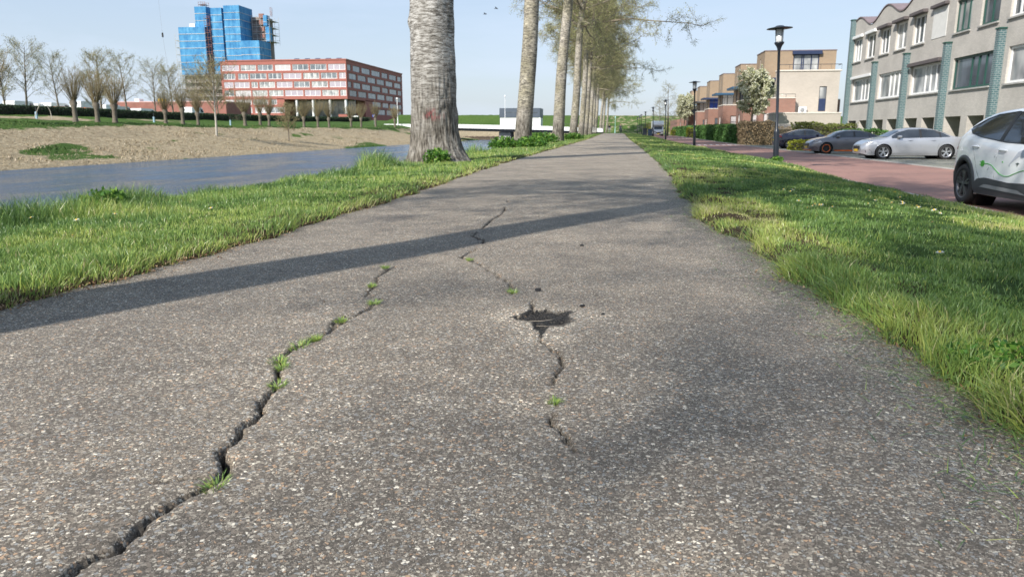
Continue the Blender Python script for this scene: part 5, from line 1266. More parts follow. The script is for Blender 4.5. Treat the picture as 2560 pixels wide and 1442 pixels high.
for i, (y_, lb) in enumerate([(24.2, 'nearest street lamp, black with a flat disc top and a thick lower pole'), (49.5, 'second street lamp, in front of the laurel hedge'), (79.0, 'third street lamp, beside the white camper'),
                              (106.5, 'fourth street lamp, behind the grey bins'), (135.8, 'fifth street lamp, shorter in the distance'), (160, 'sixth street lamp from the viewer, small against the green dike'),
                              (172, 'seventh street lamp, tiny before the dike'), (190, 'eighth and last street lamp, tiny before the dike')]):
    o = lp if i == 0 else copy_tree(lp)
    o.location = (4.88, y_, float(gz(4.88, y_, False)) - .01); o['label'] = lb
    if i == 0: o.scale = (1, 1, .955); o.rotation_euler = (0, R(-2.4), 0)

# ================================================================ cars
def crom(P, k):
    """Catmull-Rom through the points, k samples per span"""
    P = np.asarray(P, float); Q = np.vstack([2 * P[0] - P[1], P, 2 * P[-1] - P[-2]]); out = []
    for i in range(1, len(Q) - 2):
        for t in np.arange(k) / k:
            out.append(.5 * ((2 * Q[i]) + (-Q[i - 1] + Q[i + 1]) * t + (2 * Q[i - 1] - 5 * Q[i] + 4 * Q[i + 1] - Q[i + 2]) * t * t + (-Q[i - 1] + 3 * Q[i] - 3 * Q[i + 1] + Q[i + 2]) * t ** 3))
    out.append(P[-1]); return np.array(out)
class Car:
    def __init__(s, name, label, L, W, top, belt, plan, wheels, Rw, paint, tumble=.24, zb=.2, Ra=None, cat='car'):
        s.L, s.W, s.top, s.belt, s.plan, s.tumble, s.zb, s.wheels, s.Rw = L, W, top, belt, plan, tumble, zb, wheels, Rw
        s.Ra = Ra or Rw + .05; s.t = thing(name, label, cat); s.paint = paint; s._c = {}
        for k in ('top', 'belt', 'plan'):
            c = crom(getattr(s, k), 8); setattr(s, k + 'c', c)
        s.body()
    def f(s, k, x): c = getattr(s, k + 'c'); return float(np.interp(x, c[:, 0], c[:, 1]))
    def sec(s, x):
        key = round(x, 4)
        if key in s._c: return s._c[key]
        w = s.W / 2 * s.f('plan', x); tp = s.f('top', x); bl = min(s.f('belt', x), tp - .03); h = tp - bl
        e = max(0, .35 - x) + max(0, x - (s.L - .35)); zb = s.zb + e * .25
        tu = s.tumble * min(1, h / .33)
        P = [(0, zb), (w * .84, zb), (w * .94, zb + .04), (w * .985, zb + .16), (w * 1.0, zb + (bl - zb) * .5), (w * .992, zb + (bl - zb) * .8), (w * .962, bl),
             (w * (.955 - tu * .48), bl + h * .48), (w * (.95 - tu * .92), bl + h * .84), (w * (.93 - tu * 1.2), bl + h * .955), (w * .5 * (1 - tu * .5), tp), (0, tp + .012 * min(1, h / .2))]
        c = crom(P, 4); s._c[key] = c; return c
    def sy(s, x, z):
        c = s.sec(x); k = c[4:41]; o = np.maximum.accumulate(k[:, 1]); return float(np.interp(z, o, k[:, 0]))
    def sz(s, x, y):
        c = s.sec(x)[26:][::-1]; return float(np.interp(abs(y), np.maximum.accumulate(c[:, 0]), c[:, 1]))
    def body(s):
        xs_ = sorted(set(np.round(np.concatenate([np.linspace(0, s.L, 110)]), 4))); V = []; n = len(s.sec(0))
        for x in xs_: V.append([(x, y, z) for y, z in s.sec(x)])
        V = np.array(V); nx = len(xs_)
        for sg in (1,):
            pass
        A = V.copy(); idx = np.arange(nx * n).reshape(nx, n)
        F = np.stack([idx[:-1, :-1], idx[1:, :-1], idx[1:, 1:], idx[:-1, 1:]], -1).reshape(-1, 4)
        P = A.reshape(-1, 3); hub = s.Rw
        dmin = np.full(len(P), 9.); hc = np.zeros(len(P))
        for wx in s.wheels:
            d = np.hypot(P[:, 0] - wx, P[:, 2] - hub); m = d < dmin; dmin[m] = d[m]; hc[m] = wx
        side = P[:, 1] > s.W * .28
        ins = (dmin < s.Ra) & side
        keep = ~(ins[F].all(1))
        F = F[keep]
        mv = ins.copy(); P[mv, 0] = hc[mv] + (P[mv, 0] - hc[mv]) / np.maximum(dmin[mv], .02) * s.Ra; P[mv, 2] = hub + (P[mv, 2] - hub) / np.maximum(dmin[mv], .02) * s.Ra
        Pm = P * np.array([1, -1, 1]); F2 = F[:, ::-1] + len(P)
        caps = [list(range(n)) + [len(P) + i for i in range(n - 2, 0, -1)], [(nx - 1) * n + i for i in range(n)][::-1] + [len(P) + (nx - 1) * n + i for i in range(1, n - 1)]]
        Vv = np.vstack([P, Pm]) - np.array([s.L / 2, 0, 0])
        me = bpy.data.meshes.new('body'); me.from_pydata([tuple(v) for v in Vv], [], [list(map(int, f)) for f in np.vstack([F, F2])] + caps); me.materials.append(s.paint)
        bm = bmesh.new(); bm.from_mesh(me); bmesh.ops.remove_doubles(bm, verts=bm.verts, dist=.0008); bmesh.ops.recalc_face_normals(bm, faces=bm.faces)
        for f in bm.faces: f.smooth = len(f.verts) < 6
        bm.to_mesh(me); bm.free()
        s.bodyo = bpy.data.objects.new('body', me); col.objects.link(s.bodyo); s.bodyo.parent = s.t
        mb = MB()
        for wx in s.wheels:
            for sg in (1, -1): mb.lathe([(s.Ra + .015, sg * (s.W / 2 - .10)), (s.Ra + .015, sg * (s.W / 2 - .42)), (0, sg * (s.W / 2 - .43))], 24, (wx - s.L / 2, 0, hub), 'y')
        mb.box(.3 - s.L / 2, s.L / 2 - .3, -s.W * .36, s.W * .36, s.zb - .02, s.zb + .03); mb.build('underbody', M['black'], s.t)
    def side(s, name, xa, xb, lo, hi, m, off=.006, nx=26, nz=8, both=True, parent=None):
        """panel lying on the flank between the height curves lo(x) and hi(x)"""
        lo_ = np.array(lo); hi_ = np.array(hi); r = None
        for sg in (1, -1) if both is True else (both,):
            V = []
            for i in range(nx + 1):
                x = xa + (xb - xa) * i / nx; a = np.interp(x, lo_[:, 0], lo_[:, 1]); b = np.interp(x, hi_[:, 0], hi_[:, 1]); b = max(a + .0005, b)
                for j in range(nz + 1):
                    z = a + (b - a) * j / nz; V.append((x - s.L / 2, sg * (s.sy(x, z) + off), z))
            F = [(i * (nz + 1) + j, (i + 1) * (nz + 1) + j, (i + 1) * (nz + 1) + j + 1, i * (nz + 1) + j + 1) for i in range(nx) for j in range(nz)]
            mb = MB(); mb.add(V, F, 0, True); mb.sm = [True] * len(mb.sm); r = mb.build(name, m, parent or s.t, recalc=False)
        return r
    def over(s, name, xa, xb, fa, fb, m, off=.006, nx=10, ny=12):
        """panel lying on top (windscreen, rear window); fa, fb = fraction of half width at the two ends"""
        V = []
        for i in range(nx + 1):
            x = xa + (xb - xa) * i / nx; wv_ = s.sec(x)[40][0] if False else s.W / 2 * s.f('plan', x) * (fa + (fb - fa) * i / nx)
            for j in range(ny + 1):
                y = wv_ * (2 * j / ny - 1); V.append((x - s.L / 2 + (off if xb > xa else -off) * .0, y, s.sz(x, y) + off * 1.6))
        F = [(i * (ny + 1) + j, (i + 1) * (ny + 1) + j, (i + 1) * (ny + 1) + j + 1, i * (ny + 1) + j + 1) for i in range(nx) for j in range(ny)]
        mb = MB(); mb.add(V, F, 0, True); return mb.build(name, m, s.t, recalc=False)
    def patch(s, name, pts, m, off=.008, both=True, parent=None, sgs=None):
        """small polygon lying on the flank: pts (x, z)"""
        r = None
        for sg in sgs or ((1, -1) if both else (-1,)):
            V = [(x - s.L / 2, sg * (s.sy(x, z) + off), z) for x, z in pts] + [(x - s.L / 2, sg * (s.sy(x, z) - .01), z) for x, z in pts]; n = len(pts)
            mb = MB(); mb.add(V, [list(range(n))] + [(i, (i + 1) % n, n + (i + 1) % n, n + i) for i in range(n)], 0); r = mb.build(name, m, parent or s.t)
        return r
    def line(s, name, pts, r, m, off=.006, sgs=(1, -1), parent=None):
        for sg in sgs:
            mb = MB(); mb.tube([(x - s.L / 2, sg * (s.sy(x, z) + off), z) for x, z in pts], r, 5); o = mb.build(name, m, parent or s.t)
        return o
    def endface(s, name, x, y0, y1, z0, z1, m, front=True, d=.02):
        mb = MB(); X = x - s.L / 2; mb.box(X - d, X + d, y0, y1, z0, z1, bev=.008); return mb.build(name, m, s.t)
    def wheels_(s, rim, spokes=5, ringm=None, split=True):
        R_ = s.Rw; rr = R_ * .70
        for wx in s.wheels:
            for sg in (1, -1):
                c = (wx - s.L / 2, sg * (s.W / 2 - .03), R_)
                e = thing('wheel', None, None); e.parent = s.t; e.location = c
                mb = MB(); mb.lathe([(rr, -sg * .20), (R_ * .93, -sg * .20), (R_, -sg * .17), (R_, -sg * .03), (R_ * .93, 0), (rr, sg * .004), (rr * .97, -sg * .02)], 36, (0, 0, 0), 'y'); mb.build('tyre', M['rubber'], e)
                mb = MB(); mb.lathe([(rr * .99, -sg * .001), (rr * .93, -sg * .004), (rr * .90, -sg * .05), (rr * .9, -sg * .15)], 32, (0, 0, 0), 'y')
                mb.lathe([(rr * .22, -sg * .01), (0, -sg * .006)], 12, (0, 0, 0), 'y')
                for k in range(spokes):
                    a = 2 * math.pi * k / spokes + .3
                    for da in ((-.17, .17) if split else (0,)):
                        ca, sa_ = math.cos(a + da), math.sin(a + da); cb_, sb_ = math.cos(a + da * .3), math.sin(a + da * .3); w_ = rr * (.075 if split else .13)
                        p0 = (cb_ * rr * .15, sb_ * rr * .15); p1 = (ca * rr * .93, sa_ * rr * .93); nx_, nz_ = -sa_ * w_, ca * w_
                        mb.add([(p0[0] - nx_, -sg * .012, p0[1] - nz_), (p0[0] + nx_, -sg * .012, p0[1] + nz_), (p1[0] + nx_, -sg * .004, p1[1] + nz_), (p1[0] - nx_, -sg * .004, p1[1] - nz_),
                                (p0[0] - nx_, -sg * .05, p0[1] - nz_), (p0[0] + nx_, -sg * .05, p0[1] + nz_), (p1[0] + nx_, -sg * .04, p1[1] + nz_), (p1[0] - nx_, -sg * .04, p1[1] - nz_)],
                               [(0, 1, 2, 3), (4, 5, 6, 7), (0, 1, 5, 4), (1, 2, 6, 5), (2, 3, 7, 6), (3, 0, 4, 7)])
                mb.build('rim', rim, e)
                mb = MB(); mb.lathe([(rr * .95, -sg * .09), (0, -sg * .09)], 24, (0, 0, 0), 'y'); mb.build('dark_backing', M['black'], e)  # plain dark disc added as a background behind the spokes
                if ringm: mb = MB(); mb.lathe([(rr * 1.0, sg * .002), (rr * 1.01, sg * .014), (rr * .88, sg * .012), (rr * .87, -sg * .01)], 32, (0, 0, 0), 'y'); mb.build('rim_ring', ringm, e)
def paint(name, c, metal=.0, rough=.28):
    m = mat(name, c, rough, metal, var=.03, coat=.8); return m
# ---- white electric hatchback, tail to the far end, on the near side of the street
ev = Car('parked_car', 'white electric hatchback with dark wheel arches and a green plug decal on its doors', 4.15, 1.79,
         top=[(0, .86), (.06, .98), (.22, 1.10), (.38, 1.17), (.62, 1.33), (.88, 1.47), (1.35, 1.535), (2.0, 1.545), (2.5, 1.48), (3.0, 1.22), (3.2, 1.08), (3.7, .98), (4.05, .84), (4.15, .70)],
         belt=[(0, .80), (.2, 1.0), (.45, 1.10), (.75, 1.14), (1.2, 1.07), (2.0, 1.0), (3.0, .95), (3.7, .86), (4.15, .66)],
         plan=[(0, .74), (.12, .84), (.4, .94), (.9, .99), (2, 1.0), (3.2, .99), (3.8, .92), (4.15, .72)], wheels=(.76, 3.32), Rw=.335, paint=paint('white car paint', (.82, .83, .84)), tumble=.26, zb=.2, Ra=.40)
ev.t.location = (6.62, 14.22 - 4.15 / 2, -.446); ev.t.rotation_euler = (0, 0, R(-90))
whi = [(.68, 1.245), (.95, 1.375), (1.25, 1.44), (1.8, 1.475), (2.35, 1.44), (2.7, 1.30), (3.05, 1.03)]
wlo = [(.68, 1.235), (.85, 1.17), (1.16, 1.115), (2.0, 1.04), (3.05, 1.0)]
ev.side('side_window', .68, 3.0, wlo, whi, M['carglass'], nx=40)
ev.line('window_trim', [(x, z + .008) for x, z in whi[:6]], .011, M['black']); ev.line('window_trim', [(x, z - .006) for x, z in wlo[:5]], .008, M['black'])
ev.side('window_pillar', 1.80, 1.90, [(1.8, 1.06), (1.9, 1.055)], [(1.8, 1.47), (1.9, 1.47)], M['black'], off=.010, nx=3)
ev.over('windscreen', 2.55, 3.15, .66, .82, M['carglass']); ev.over('rear_window', .40, .84, .72, .62, M['carglass'])
ev.wheels_(M['rimdark'], 5); 
for wx in ev.wheels:    # dark plastic arch trims
    for sg in (1, -1):
        V = []; K = 30
        for i in range(K + 1):
            a = math.pi * (-.06 + 1.12 * i / K)
            for r_, of in ((.392, -.06), (.392, .016), (.455, .016), (.475, .004)):
                x = wx + r_ * math.cos(a); z = .335 + r_ * math.sin(a); x = min(max(x, .02), 4.12)
                V.append((x - ev.L / 2, sg * (ev.sy(x, max(z, .25)) + of), z))
        F = [(i * 4 + j, (i + 1) * 4 + j, (i + 1) * 4 + j + 1, i * 4 + j + 1) for i in range(K) for j in range(3)]
        mb = MB(); mb.add(V, F, 0, True); mb.build('arch_trim', M['darkgrey'], ev.t)
cl_ = ev.side('sill_cladding', 1.18, 2.9, [(1.18, .215), (2.9, .215)], [(1.18, .36), (1.34, .46), (1.6, .485), (2.3, .45), (2.9, .47)], M['darkgrey'], off=.018, nx=26)
ev.side('trim_strip', 1.45, 2.8, [(1.45, .33), (2.8, .30)], [(1.45, .335), (1.6, .385), (2.6, .36), (2.8, .31)], M['grey'], off=.026, nx=20)
ev.side('rear_cladding', .02, .32, [(.02, .26), (.32, .26)], [(.02, .52), (.32, .50)], M['darkgrey'], off=.010, nx=6)
for x_, z_ in ((1.15, .955), (2.02, .915)):
    for sg in (1, -1):
        mb = MB(); y = ev.sy(x_, z_); mb.tube([(x_ - .12 - 2.075, sg * (y + .004), z_), (x_ - .08 - 2.075, sg * (y + .03), z_ + .004), (x_ + .06 - 2.075, sg * (y + .032), z_ + .002), (x_ + .11 - 2.075, sg * (y + .004), z_ - .004)], .015, 7); mb.build('door_handle', ev.paint, ev.t)
M['seam'] = mat('panel gap', (.03, .03, .032), .8)
ev.line('door_seam', [(.98, 1.12), (1.02, .95), (1.16, .75), (1.28, .55), (1.36, .47)], .003, M['seam'], .0); ev.line('door_seam', [(1.86, 1.05), (1.85, .8), (1.84, .5)], .003, M['seam'], .0); ev.line('door_seam', [(3.0, 1.0), (2.98, .7), (2.95, .5)], .003, M['seam'], .0)
M['decal'] = mat('green decal', (.07, .42, .04), .4); M['decalgrey'] = mat('grey decal', (.38, .40, .43), .4); M['decaldark'] = mat('dark decal', (.06, .08, .08), .4)
ev.line('decal_cable', [(1.50, .695), (1.62, .70), (1.75, .68), (1.88, .62), (2.02, .56), (2.16, .535), (2.30, .545), (2.45, .59), (2.62, .635), (2.8, .66)], .0055, M['decal'], .004)
plug = [(1.40, .665), (1.44, .645), (1.48, .655), (1.505, .68), (1.505, .715), (1.48, .74), (1.44, .748), (1.40, .73), (1.395, .70)]
ev.patch('decal_plug', plug, M['decal'], .006); ev.patch('decal_pin', [(1.36, .715), (1.40, .712), (1.40, .725), (1.36, .727)], M['decal'], .006); ev.patch('decal_pin', [(1.36, .672), (1.40, .672), (1.40, .685), (1.36, .683)], M['decal'], .006)
ev.patch('decal_bird', [(2.44, .735), (2.50, .75), (2.545, .735), (2.505, .72), (2.49, .69), (2.478, .72)], M['decaldark'], .005)
ev.patch('decal_leaf', [(1.62, .60), (1.64, .63), (1.66, .655), (1.655, .62)], M['decalgrey'], .005); ev.patch('decal_leaf', [(1.78, .80), (1.80, .83), (1.815, .85), (1.81, .81)], M['decalgrey'], .005)
ev.patch('decal_leaf', [(2.04, .745), (2.07, .755), (2.08, .735), (2.05, .73)], M['decal'], .005); ev.patch('decal_leaf', [(2.26, .70), (2.285, .71), (2.29, .69), (2.265, .685)], M['decalgrey'], .005)
ev.side('decal_swoosh', 2.25, 3.0, [(2.25, .70), (2.5, .84), (3.0, .78)], [(2.25, .705), (2.45, .90), (2.7, .97), (3.0, .96)], mat('silver decal', (.50, .52, .57), .4), off=.003)
for sg in (1, -1):
    mb = MB(); mb.box(2.76 - 2.075, 2.90 - 2.075, min(sg * .80, sg * 1.04), max(sg * .80, sg * 1.04), 1.01, 1.15, bev=.035); mb.build('wing_mirror', M['black'], ev.t)
ev.patch('tail_light', [(.06, .84), (.30, .90), (.34, .94), (.08, .93)], M['red'], .008); ev.patch('headlight', [(3.75, .74), (4.05, .70), (4.05, .78), (3.75, .84)], M['white'], .008)
ev.endface('number_plate', 0, -.26, .26, .55, .66, M['yellow']); ev.endface('number_plate', 4.15, -.26, .26, .35, .46, M['yellow'])

def saloon(name, label, L, W, H, pnt, loc, rz, rim, ringm=None, hatch=False, wheels=(1.0, 3.75), Rw=.33):
    k = L / 4.7
    top = [(0, .78), (.08, .96), (.25, 1.02), (.75 if not hatch else .45, 1.06), (1.15, H * .87), (1.6, H * .965), (2.1, H), (2.7, H * .985), (3.1, H * .90), (3.55, H * .715), (3.75, .98), (4.3, .86), (4.62, .70), (4.7, .58)]
    belt = [(0, .74), (.3, .95), (.8, .98), (1.6, .97), (3.0, .93), (3.6, .90), (4.3, .78), (4.7, .54)]
    plan = [(0, .72), (.12, .84), (.5, .95), (1.2, .995), (3.3, 1.0), (4.0, .96), (4.45, .86), (4.7, .66)]
    c = Car(name, label, L, W, [(a * k, b) for a, b in top], [(a * k, b) for a, b in belt], [(a * k, b) for a, b in plan], [w_ * k for w_ in wheels], Rw, pnt, tumble=.27, zb=.17)
    c.t.location = loc; c.t.rotation_euler = (0, 0, rz)
    hi = [(.88, 1.04), (1.15, H * .87 - .06), (1.6, H * .93), (2.1, H * .955), (2.7, H * .94), (3.1, H * .86), (3.45, H * .72)]; lo = [(.88, 1.025), (1.6, 1.0), (3.0, .965), (3.5, .955)]
    g_ = lambda P: [(a * k, b) for a, b in P]
    c.side('side_window', .9 * k, 3.42 * k, g_(lo), g_(hi), M['carglass'], nx=34)
    c.side('window_pillar', 2.12 * k, 2.22 * k, [(2 * k, 1.0), (2.3 * k, .98)], [(2 * k, H * .95), (2.3 * k, H * .95)], M['black'], off=.010, nx=3)
    c.side('window_pillar', 1.28 * k, 1.34 * k, [(1.2 * k, 1.0), (1.4 * k, 1.0)], [(1.2 * k, H * .84), (1.4 * k, H * .90)], M['black'], off=.010, nx=3)
    c.line('window_trim', [(a, b + .01) for a, b in g_(hi)[:6]], .009, M['steel'] if not ringm else M['black'])
    c.over('windscreen', 3.08 * k, 3.66 * k, .66, .84, M['carglass']); c.over('rear_window', .62 * k if hatch else .80 * k, 1.30 * k, .80, .62, M['carglass'])
    c.wheels_(rim, 5, ringm)
    for x_ in (1.62, 2.62):
        for sg in (1, -1): mb = MB(); y = c.sy(x_ * k, .86); mb.tube([((x_ - .11) * k - L / 2, sg * (y + .002), .86), (x_ * k - L / 2, sg * (y + .03), .862), ((x_ + .10) * k - L / 2, sg * (y + .002), .86)], .014, 6); mb.build('door_handle', pnt, c.t)
    c.line('door_seam', [(2.15 * k, .97), (2.14 * k, .6), (2.13 * k, .27)], .004, M['seam'], 0); c.line('door_seam', [(3.2 * k, .93), (3.22 * k, .6), (3.15 * k, .27)], .004, M['seam'], 0); c.line('door_seam', [(1.25 * k, .98), (1.36 * k, .7), (1.42 * k, .5)], .004, M['seam'], 0)
    c.patch('headlight', g_([(4.02, .70), (4.40, .63), (4.52, .66), (4.40, .74), (4.10, .79)]), mat('headlight lens', (.6, .62, .65), .1), .010)
    c.patch('tail_light', g_([(.05, .80), (.12, .93), (.42, .93), (.38, .84)]), M['red'], .010)
    c.patch('bumper_grille', g_([(4.22, .30), (4.50, .30), (4.54, .42), (4.35, .44)]), M['black'], .006)
    c.endface('grille', L - .005, -.42, .42, .42, .60, M['black'], d=.03); c.endface('number_plate', L + .03, -.26, .26, .34, .45, M['yellow'], d=.012); c.endface('number_plate', -.005, -.26, .26, .6, .71, M['yellow'], d=.02)
    for sg in (1, -1): mb = MB(); mb.box(3.02 * k - L / 2, 3.2 * k - L / 2, min(sg * .82, sg * 1.02), max(sg * .82, sg * 1.02), .97, 1.09, bev=.03); mb.build('wing_mirror', pnt, c.t)
    return c
silver = saloon('parked_car', 'silver saloon with pale alloy wheels and yellow plate, parked nose to the street', 4.72, 1.80, 1.44, paint('silver paint', (.46, .47, .50), .55, .3), (12.8, 35.55, -.446), R(180), M['rim']); silver.t.scale = (.93,) * 3
coupe = saloon('parked_car', 'dark grey low car with bright orange wheel rings and orange sill line', 4.65, 1.78, 1.40, paint('dark grey paint', (.16, .16, .18), .6, .3), (12.3, 43.0, -.446), R(180), M['black'], M['orange']); coupe.t.scale = (.89,) * 3
coupe.side('orange_sill', 1.45, 3.25, [(1.4, .175), (3.3, .175)], [(1.4, .235), (3.3, .235)], M['orange'], off=.016); coupe.endface('orange_lip', 4.6, -.7, .7, .19, .235, M['orange'], d=.07)
dark = saloon('parked_car', 'very dark blue fastback behind the nearest lamp post, tail to the street', 4.5, 1.80, 1.45, paint('dark blue paint', (.012, .015, .04), .2, .25), (12.97, 55.3, -.446), 0, M['rim'], hatch=True); dark.t.scale = (.91,) * 3
dark.side('tail_light', .03, .36, [(.03, .84), (.36, .90)], [(.03, .93), (.36, .96)], M['red'], off=.012, nx=6)
# ---- white overcab camper van, seen from the front
t = thing('camper_van', 'white camper van with a bulging overcab at the far end of the street', 'camper van', (7.5, 145.5, float(gz(7.5, 145, False)) + .02))
mb = MB(); mb.prism([(0, .45), (5.6, .45), (5.6, 2.75), (.9, 2.8), (.1, 2.6), (-.15, 2.1), (.1, 1.85), (.75, 1.75), (.75, .45)], 'x', -1.05, 1.05); mb.v = [(v[0], v[1], v[2]) for v in mb.v]; b_ = mb.build('living_box', M['white'], t)
bv = b_.modifiers.new('b', 'BEVEL'); bv.width = .12; bv.segments = 3
mb = MB(); mb.prism([(-1.25, .35), (.75, .35), (.75, 1.78), (.15, 1.72), (-.35, 1.2), (-1.2, 1.0), (-1.3, .7)], 'x', -.95, .95); b_ = mb.build('cab', M['white'], t); bv = b_.modifiers.new('b', 'BEVEL'); bv.width = .08; bv.segments = 2
mb = MB(); mb.add([(-.78, -.38, 1.22), (.78, -.38, 1.22), (.7, .10, 1.70), (-.7, .10, 1.70)], [(0, 1, 2, 3)]); o = mb.build('windscreen', M['carglass'], t, recalc=False); o.location = (0, -.03, .02)
for sg in (-1, 1):
    mb = MB(); mb.box(sg * .68 - .18, sg * .68 + .18, -1.34, -1.28, .78, .95, bev=.02); mb.build('headlight', M['glass_light'], t)
    for yw in (-.6, 3.9):
        mb = MB(); mb.lathe([(.1, sg * .98), (.22, sg * .99), (.33, sg * .96), (.33, sg * .76), (.1, sg * .76)], 20, (0, yw, .33), 'x'); mb.build('wheel', M['rubber'], t)
    mb = MB(); mb.box(sg * 1.12 - .12, sg * 1.12 + .12, -.25, -.13, 1.25, 1.55, bev=.03); mb.build('wing_mirror', M['black'], t)
mb = MB(); mb.box(-.45, .45, -1.345, -1.30, .55, .75, bev=.01); mb.build('grille', M['black'], t); mb = MB(); mb.box(-.26, .26, -1.35, -1.31, .40, .5); mb.build('number_plate', M['yellow'], t)
# ---- bins
def bin_(label, x, y, m, rz):
    t = thing('wheeled_bin', label, 'bin', (x, y, float(gz(x, y, False))), R(rz), 'bins on the verge')
    mb = MB(); mb.add([(-.26, -.3, .08), (.26, -.3, .08), (.26, .3, .08), (-.26, .3, .08), (-.31, -.36, .98), (.31, -.36, .98), (.31, .36, .98), (-.31, .36, .98)], [(0, 3, 2, 1), (4, 5, 6, 7), (0, 1, 5, 4), (1, 2, 6, 5), (2, 3, 7, 6), (3, 0, 4, 7)]); mb.build('tub', m, t)
    mb = MB(); mb.box(-.33, .33, -.4, .4, .985, 1.05, bev=.02); mb.tube([(-.28, .42, .97), (.28, .42, .97)], .02, 6); mb.build('lid', M['darkgrey'], t)
    for sg in (-1, 1): mb = MB(); mb.lathe([(.02, sg * .26), (.1, sg * .26), (.1, sg * .33), (.02, sg * .33)], 14, (0, .3, .1), 'x'); mb.build('wheel', M['rubber'], t)
bin_('dark grey wheeled bin, the one nearer the cycle path', 3.95, 114, mat('bin grey', (.05, .06, .075), .5), 5)
bin_('blue-grey wheeled bin, the one nearer the street', 4.72, 113.5, mat('bin blue', (.06, .10, .16), .5), -8)
t = thing('barred_railing', 'dark framed railing with pale vertical bars beside the poplars', 'railing', (-4.9, 129, .2))
mb = MB(); mb.tube([(0, 0, 0), (0, 0, 1.5)], .05, 6); mb.tube([(1.35, 0, -.1), (1.35, 0, 1.3)], .06, 6); mb.tube([(0, 0, 1.45), (1.0, 0, 1.5)], .05, 5); mb.tube([(0, 0, 1.2), (1.35, 0, 1.2)], .05, 5); mb.build('frame', M['black'], t)
mb = MB()
for i in range(7): mb.tube([(.12 + i * .19, 0, .35), (.12 + i * .19, 0, 1.2)], .03, 4)
mb.tube([(0, 0, .5), (1.35, 0, .5)], .03, 4); mb.build('bars', M['offwhite'], t)
# ================================================================ far bank vans and tents
def van(label, x, y, L=5.2, H=2.3, m=None, rz=90, cat='van'):
    t = thing('parked_van', label, cat, (x, y, float(gz(x, y, False)) + .0), R(rz), 'vehicles parked behind the far hedge')
    mb = MB(); mb.prism([(-L / 2, .35), (L / 2, .35), (L / 2, .95), (L / 2 - .75, 1.15), (L / 2 - 1.35, H - .1), (L / 2 - 1.6, H), (-L / 2 + .1, H), (-L / 2, H - .15)], 'y', -.95, .95); b_ = mb.build('body', m or M['white'], t); bv = b_.modifiers.new('b', 'BEVEL'); bv.width = .08; bv.segments = 2
    for sg in (-1, 1):
        mb = MB(); mb.prism([(L / 2 - 2.0, 1.35), (L / 2 - .95, 1.35), (L / 2 - 1.4, H - .25), (L / 2 - 2.0, H - .25)], 'y', sg * .955 - .004, sg * .955 + .004); mb.build('side_window', M['carglass'], t)
        for xw in (-L / 2 + .9, L / 2 - .95): mb = MB(); mb.lathe([(.1, sg * .9), (.33, sg * .97), (.33, sg * .75), (.1, sg * .75)], 16, (xw, 0, .33), 'y'); mb.build('wheel', M['rubber'], t)
    mb = MB(); mb.add([(L / 2 - .78, -.8, 1.2), (L / 2 - .78, .8, 1.2), (L / 2 - 1.33, .72, H - .17), (L / 2 - 1.33, -.72, H - .17)], [(0, 1, 2, 3)]); o = mb.build('windscreen', M['carglass'], t, recalc=False); o.location = (.03, 0, .02)
    return t
def px2(p, Y, X=None): return bearing(p) * Y
vl = [(62, 100, 2.4, 90, 'white van farthest along the hedge, beside the rounded bare tree', 'white'), (76, 104, 2.2, 0, 'white box van end-on behind the rounded bare tree', 'offwhite'), (118, 104, 2.1, 90, 'white van in the gap between the tall bare trees', 'white'),
      (132, 106, 1.9, 90, 'low white car-like van in the tree gap', 'offwhite'), (150, 105, 2.3, 90, 'white van standing beside the yellow crate', 'white'), (180, 107, 2.0, 0, 'pale van with its nose out behind the small bare tree', 'offwhite'),
      (222, 108, 2.6, 90, 'taller white van between the first two willows', 'white'), (238, 112, 2.1, 90, 'white van half hidden by the upright willow', 'offwhite'), (282, 112, 2.2, 90, 'white van at the corner of the low red building', 'white'),
      (306, 114, 2.0, 90, 'white van before the left part of the red wall', 'offwhite'), (366, 120, 1.8, 90, 'small white van low against the red wall', 'white'), (490, 130, 2.2, 90, 'white van parked under the wrapped tower', 'white')]
for (p, Y, H, rz, lb, mk) in vl: van(lb, px2(p, Y), Y, 4.8, H, M[mk], rz if rz else 10)
for (p, Y, lb, m_) in ((152, 98, 'orange-yellow crate before the white van', M['yellow']), (217, 104, 'yellow crate beside the tall white van', M['yellow'])):
    x = px2(p, Y); t = thing('crate', lb, 'crate', (x, Y, float(gz(x, Y, False))), group='yellow crates by the vans'); mb = MB(); mb.box(-.6, .6, -.5, .5, 0, 1.5, bev=.06); mb.build('box', m_, t); mb = MB(); mb.box(-.63, .63, -.53, .53, 1.503, 1.6, bev=.02); mb.build('lid', M['orange'], t)
for (p, X, lb) in ((95, -52, 'pale blue utility post by the crossed poles'), (387, -50, 'pale blue utility post on the bank between willows'), (577, -49, 'small pale blue post behind the pale-barked tree')):
    Y = X / bearing(p); t = thing('utility_post', lb, 'post', (X, Y, float(gz(X, Y, False))), group='blue posts on the far bank')
    mb = MB(); mb.box(-.09, .09, -.08, .08, -.1, .6, bev=.02); mb.build('cabinet', mat('pale blue plastic', (.28, .42, .5), .5), t); mb = MB(); mb.tube([(0, 0, .6), (0, 0, 1.0)], .03, 6); mb.build('pipe', M['darkgrey'], t)
t = thing('leaning_pole', 'thin wooden pole leaning against the far bank hedge', 'pole', (-52, 61.5, 1.75)); mb = MB(); mb.tube([(0, 0, 0), (.7, .3, 1.5)], .03, 5); mb.build('stake', M['palebark'], t)
t = thing('leaning_pole', 'thin wooden stake bending right of the blue utility post', 'pole', (-52, 63.5, 1.75)); mb = MB(); mb.tube([(.25, 0, 0), (.15, 0, .8), (-.15, 0, 1.4)], .03, 5); mb.build('stake', M['palebark'], t)

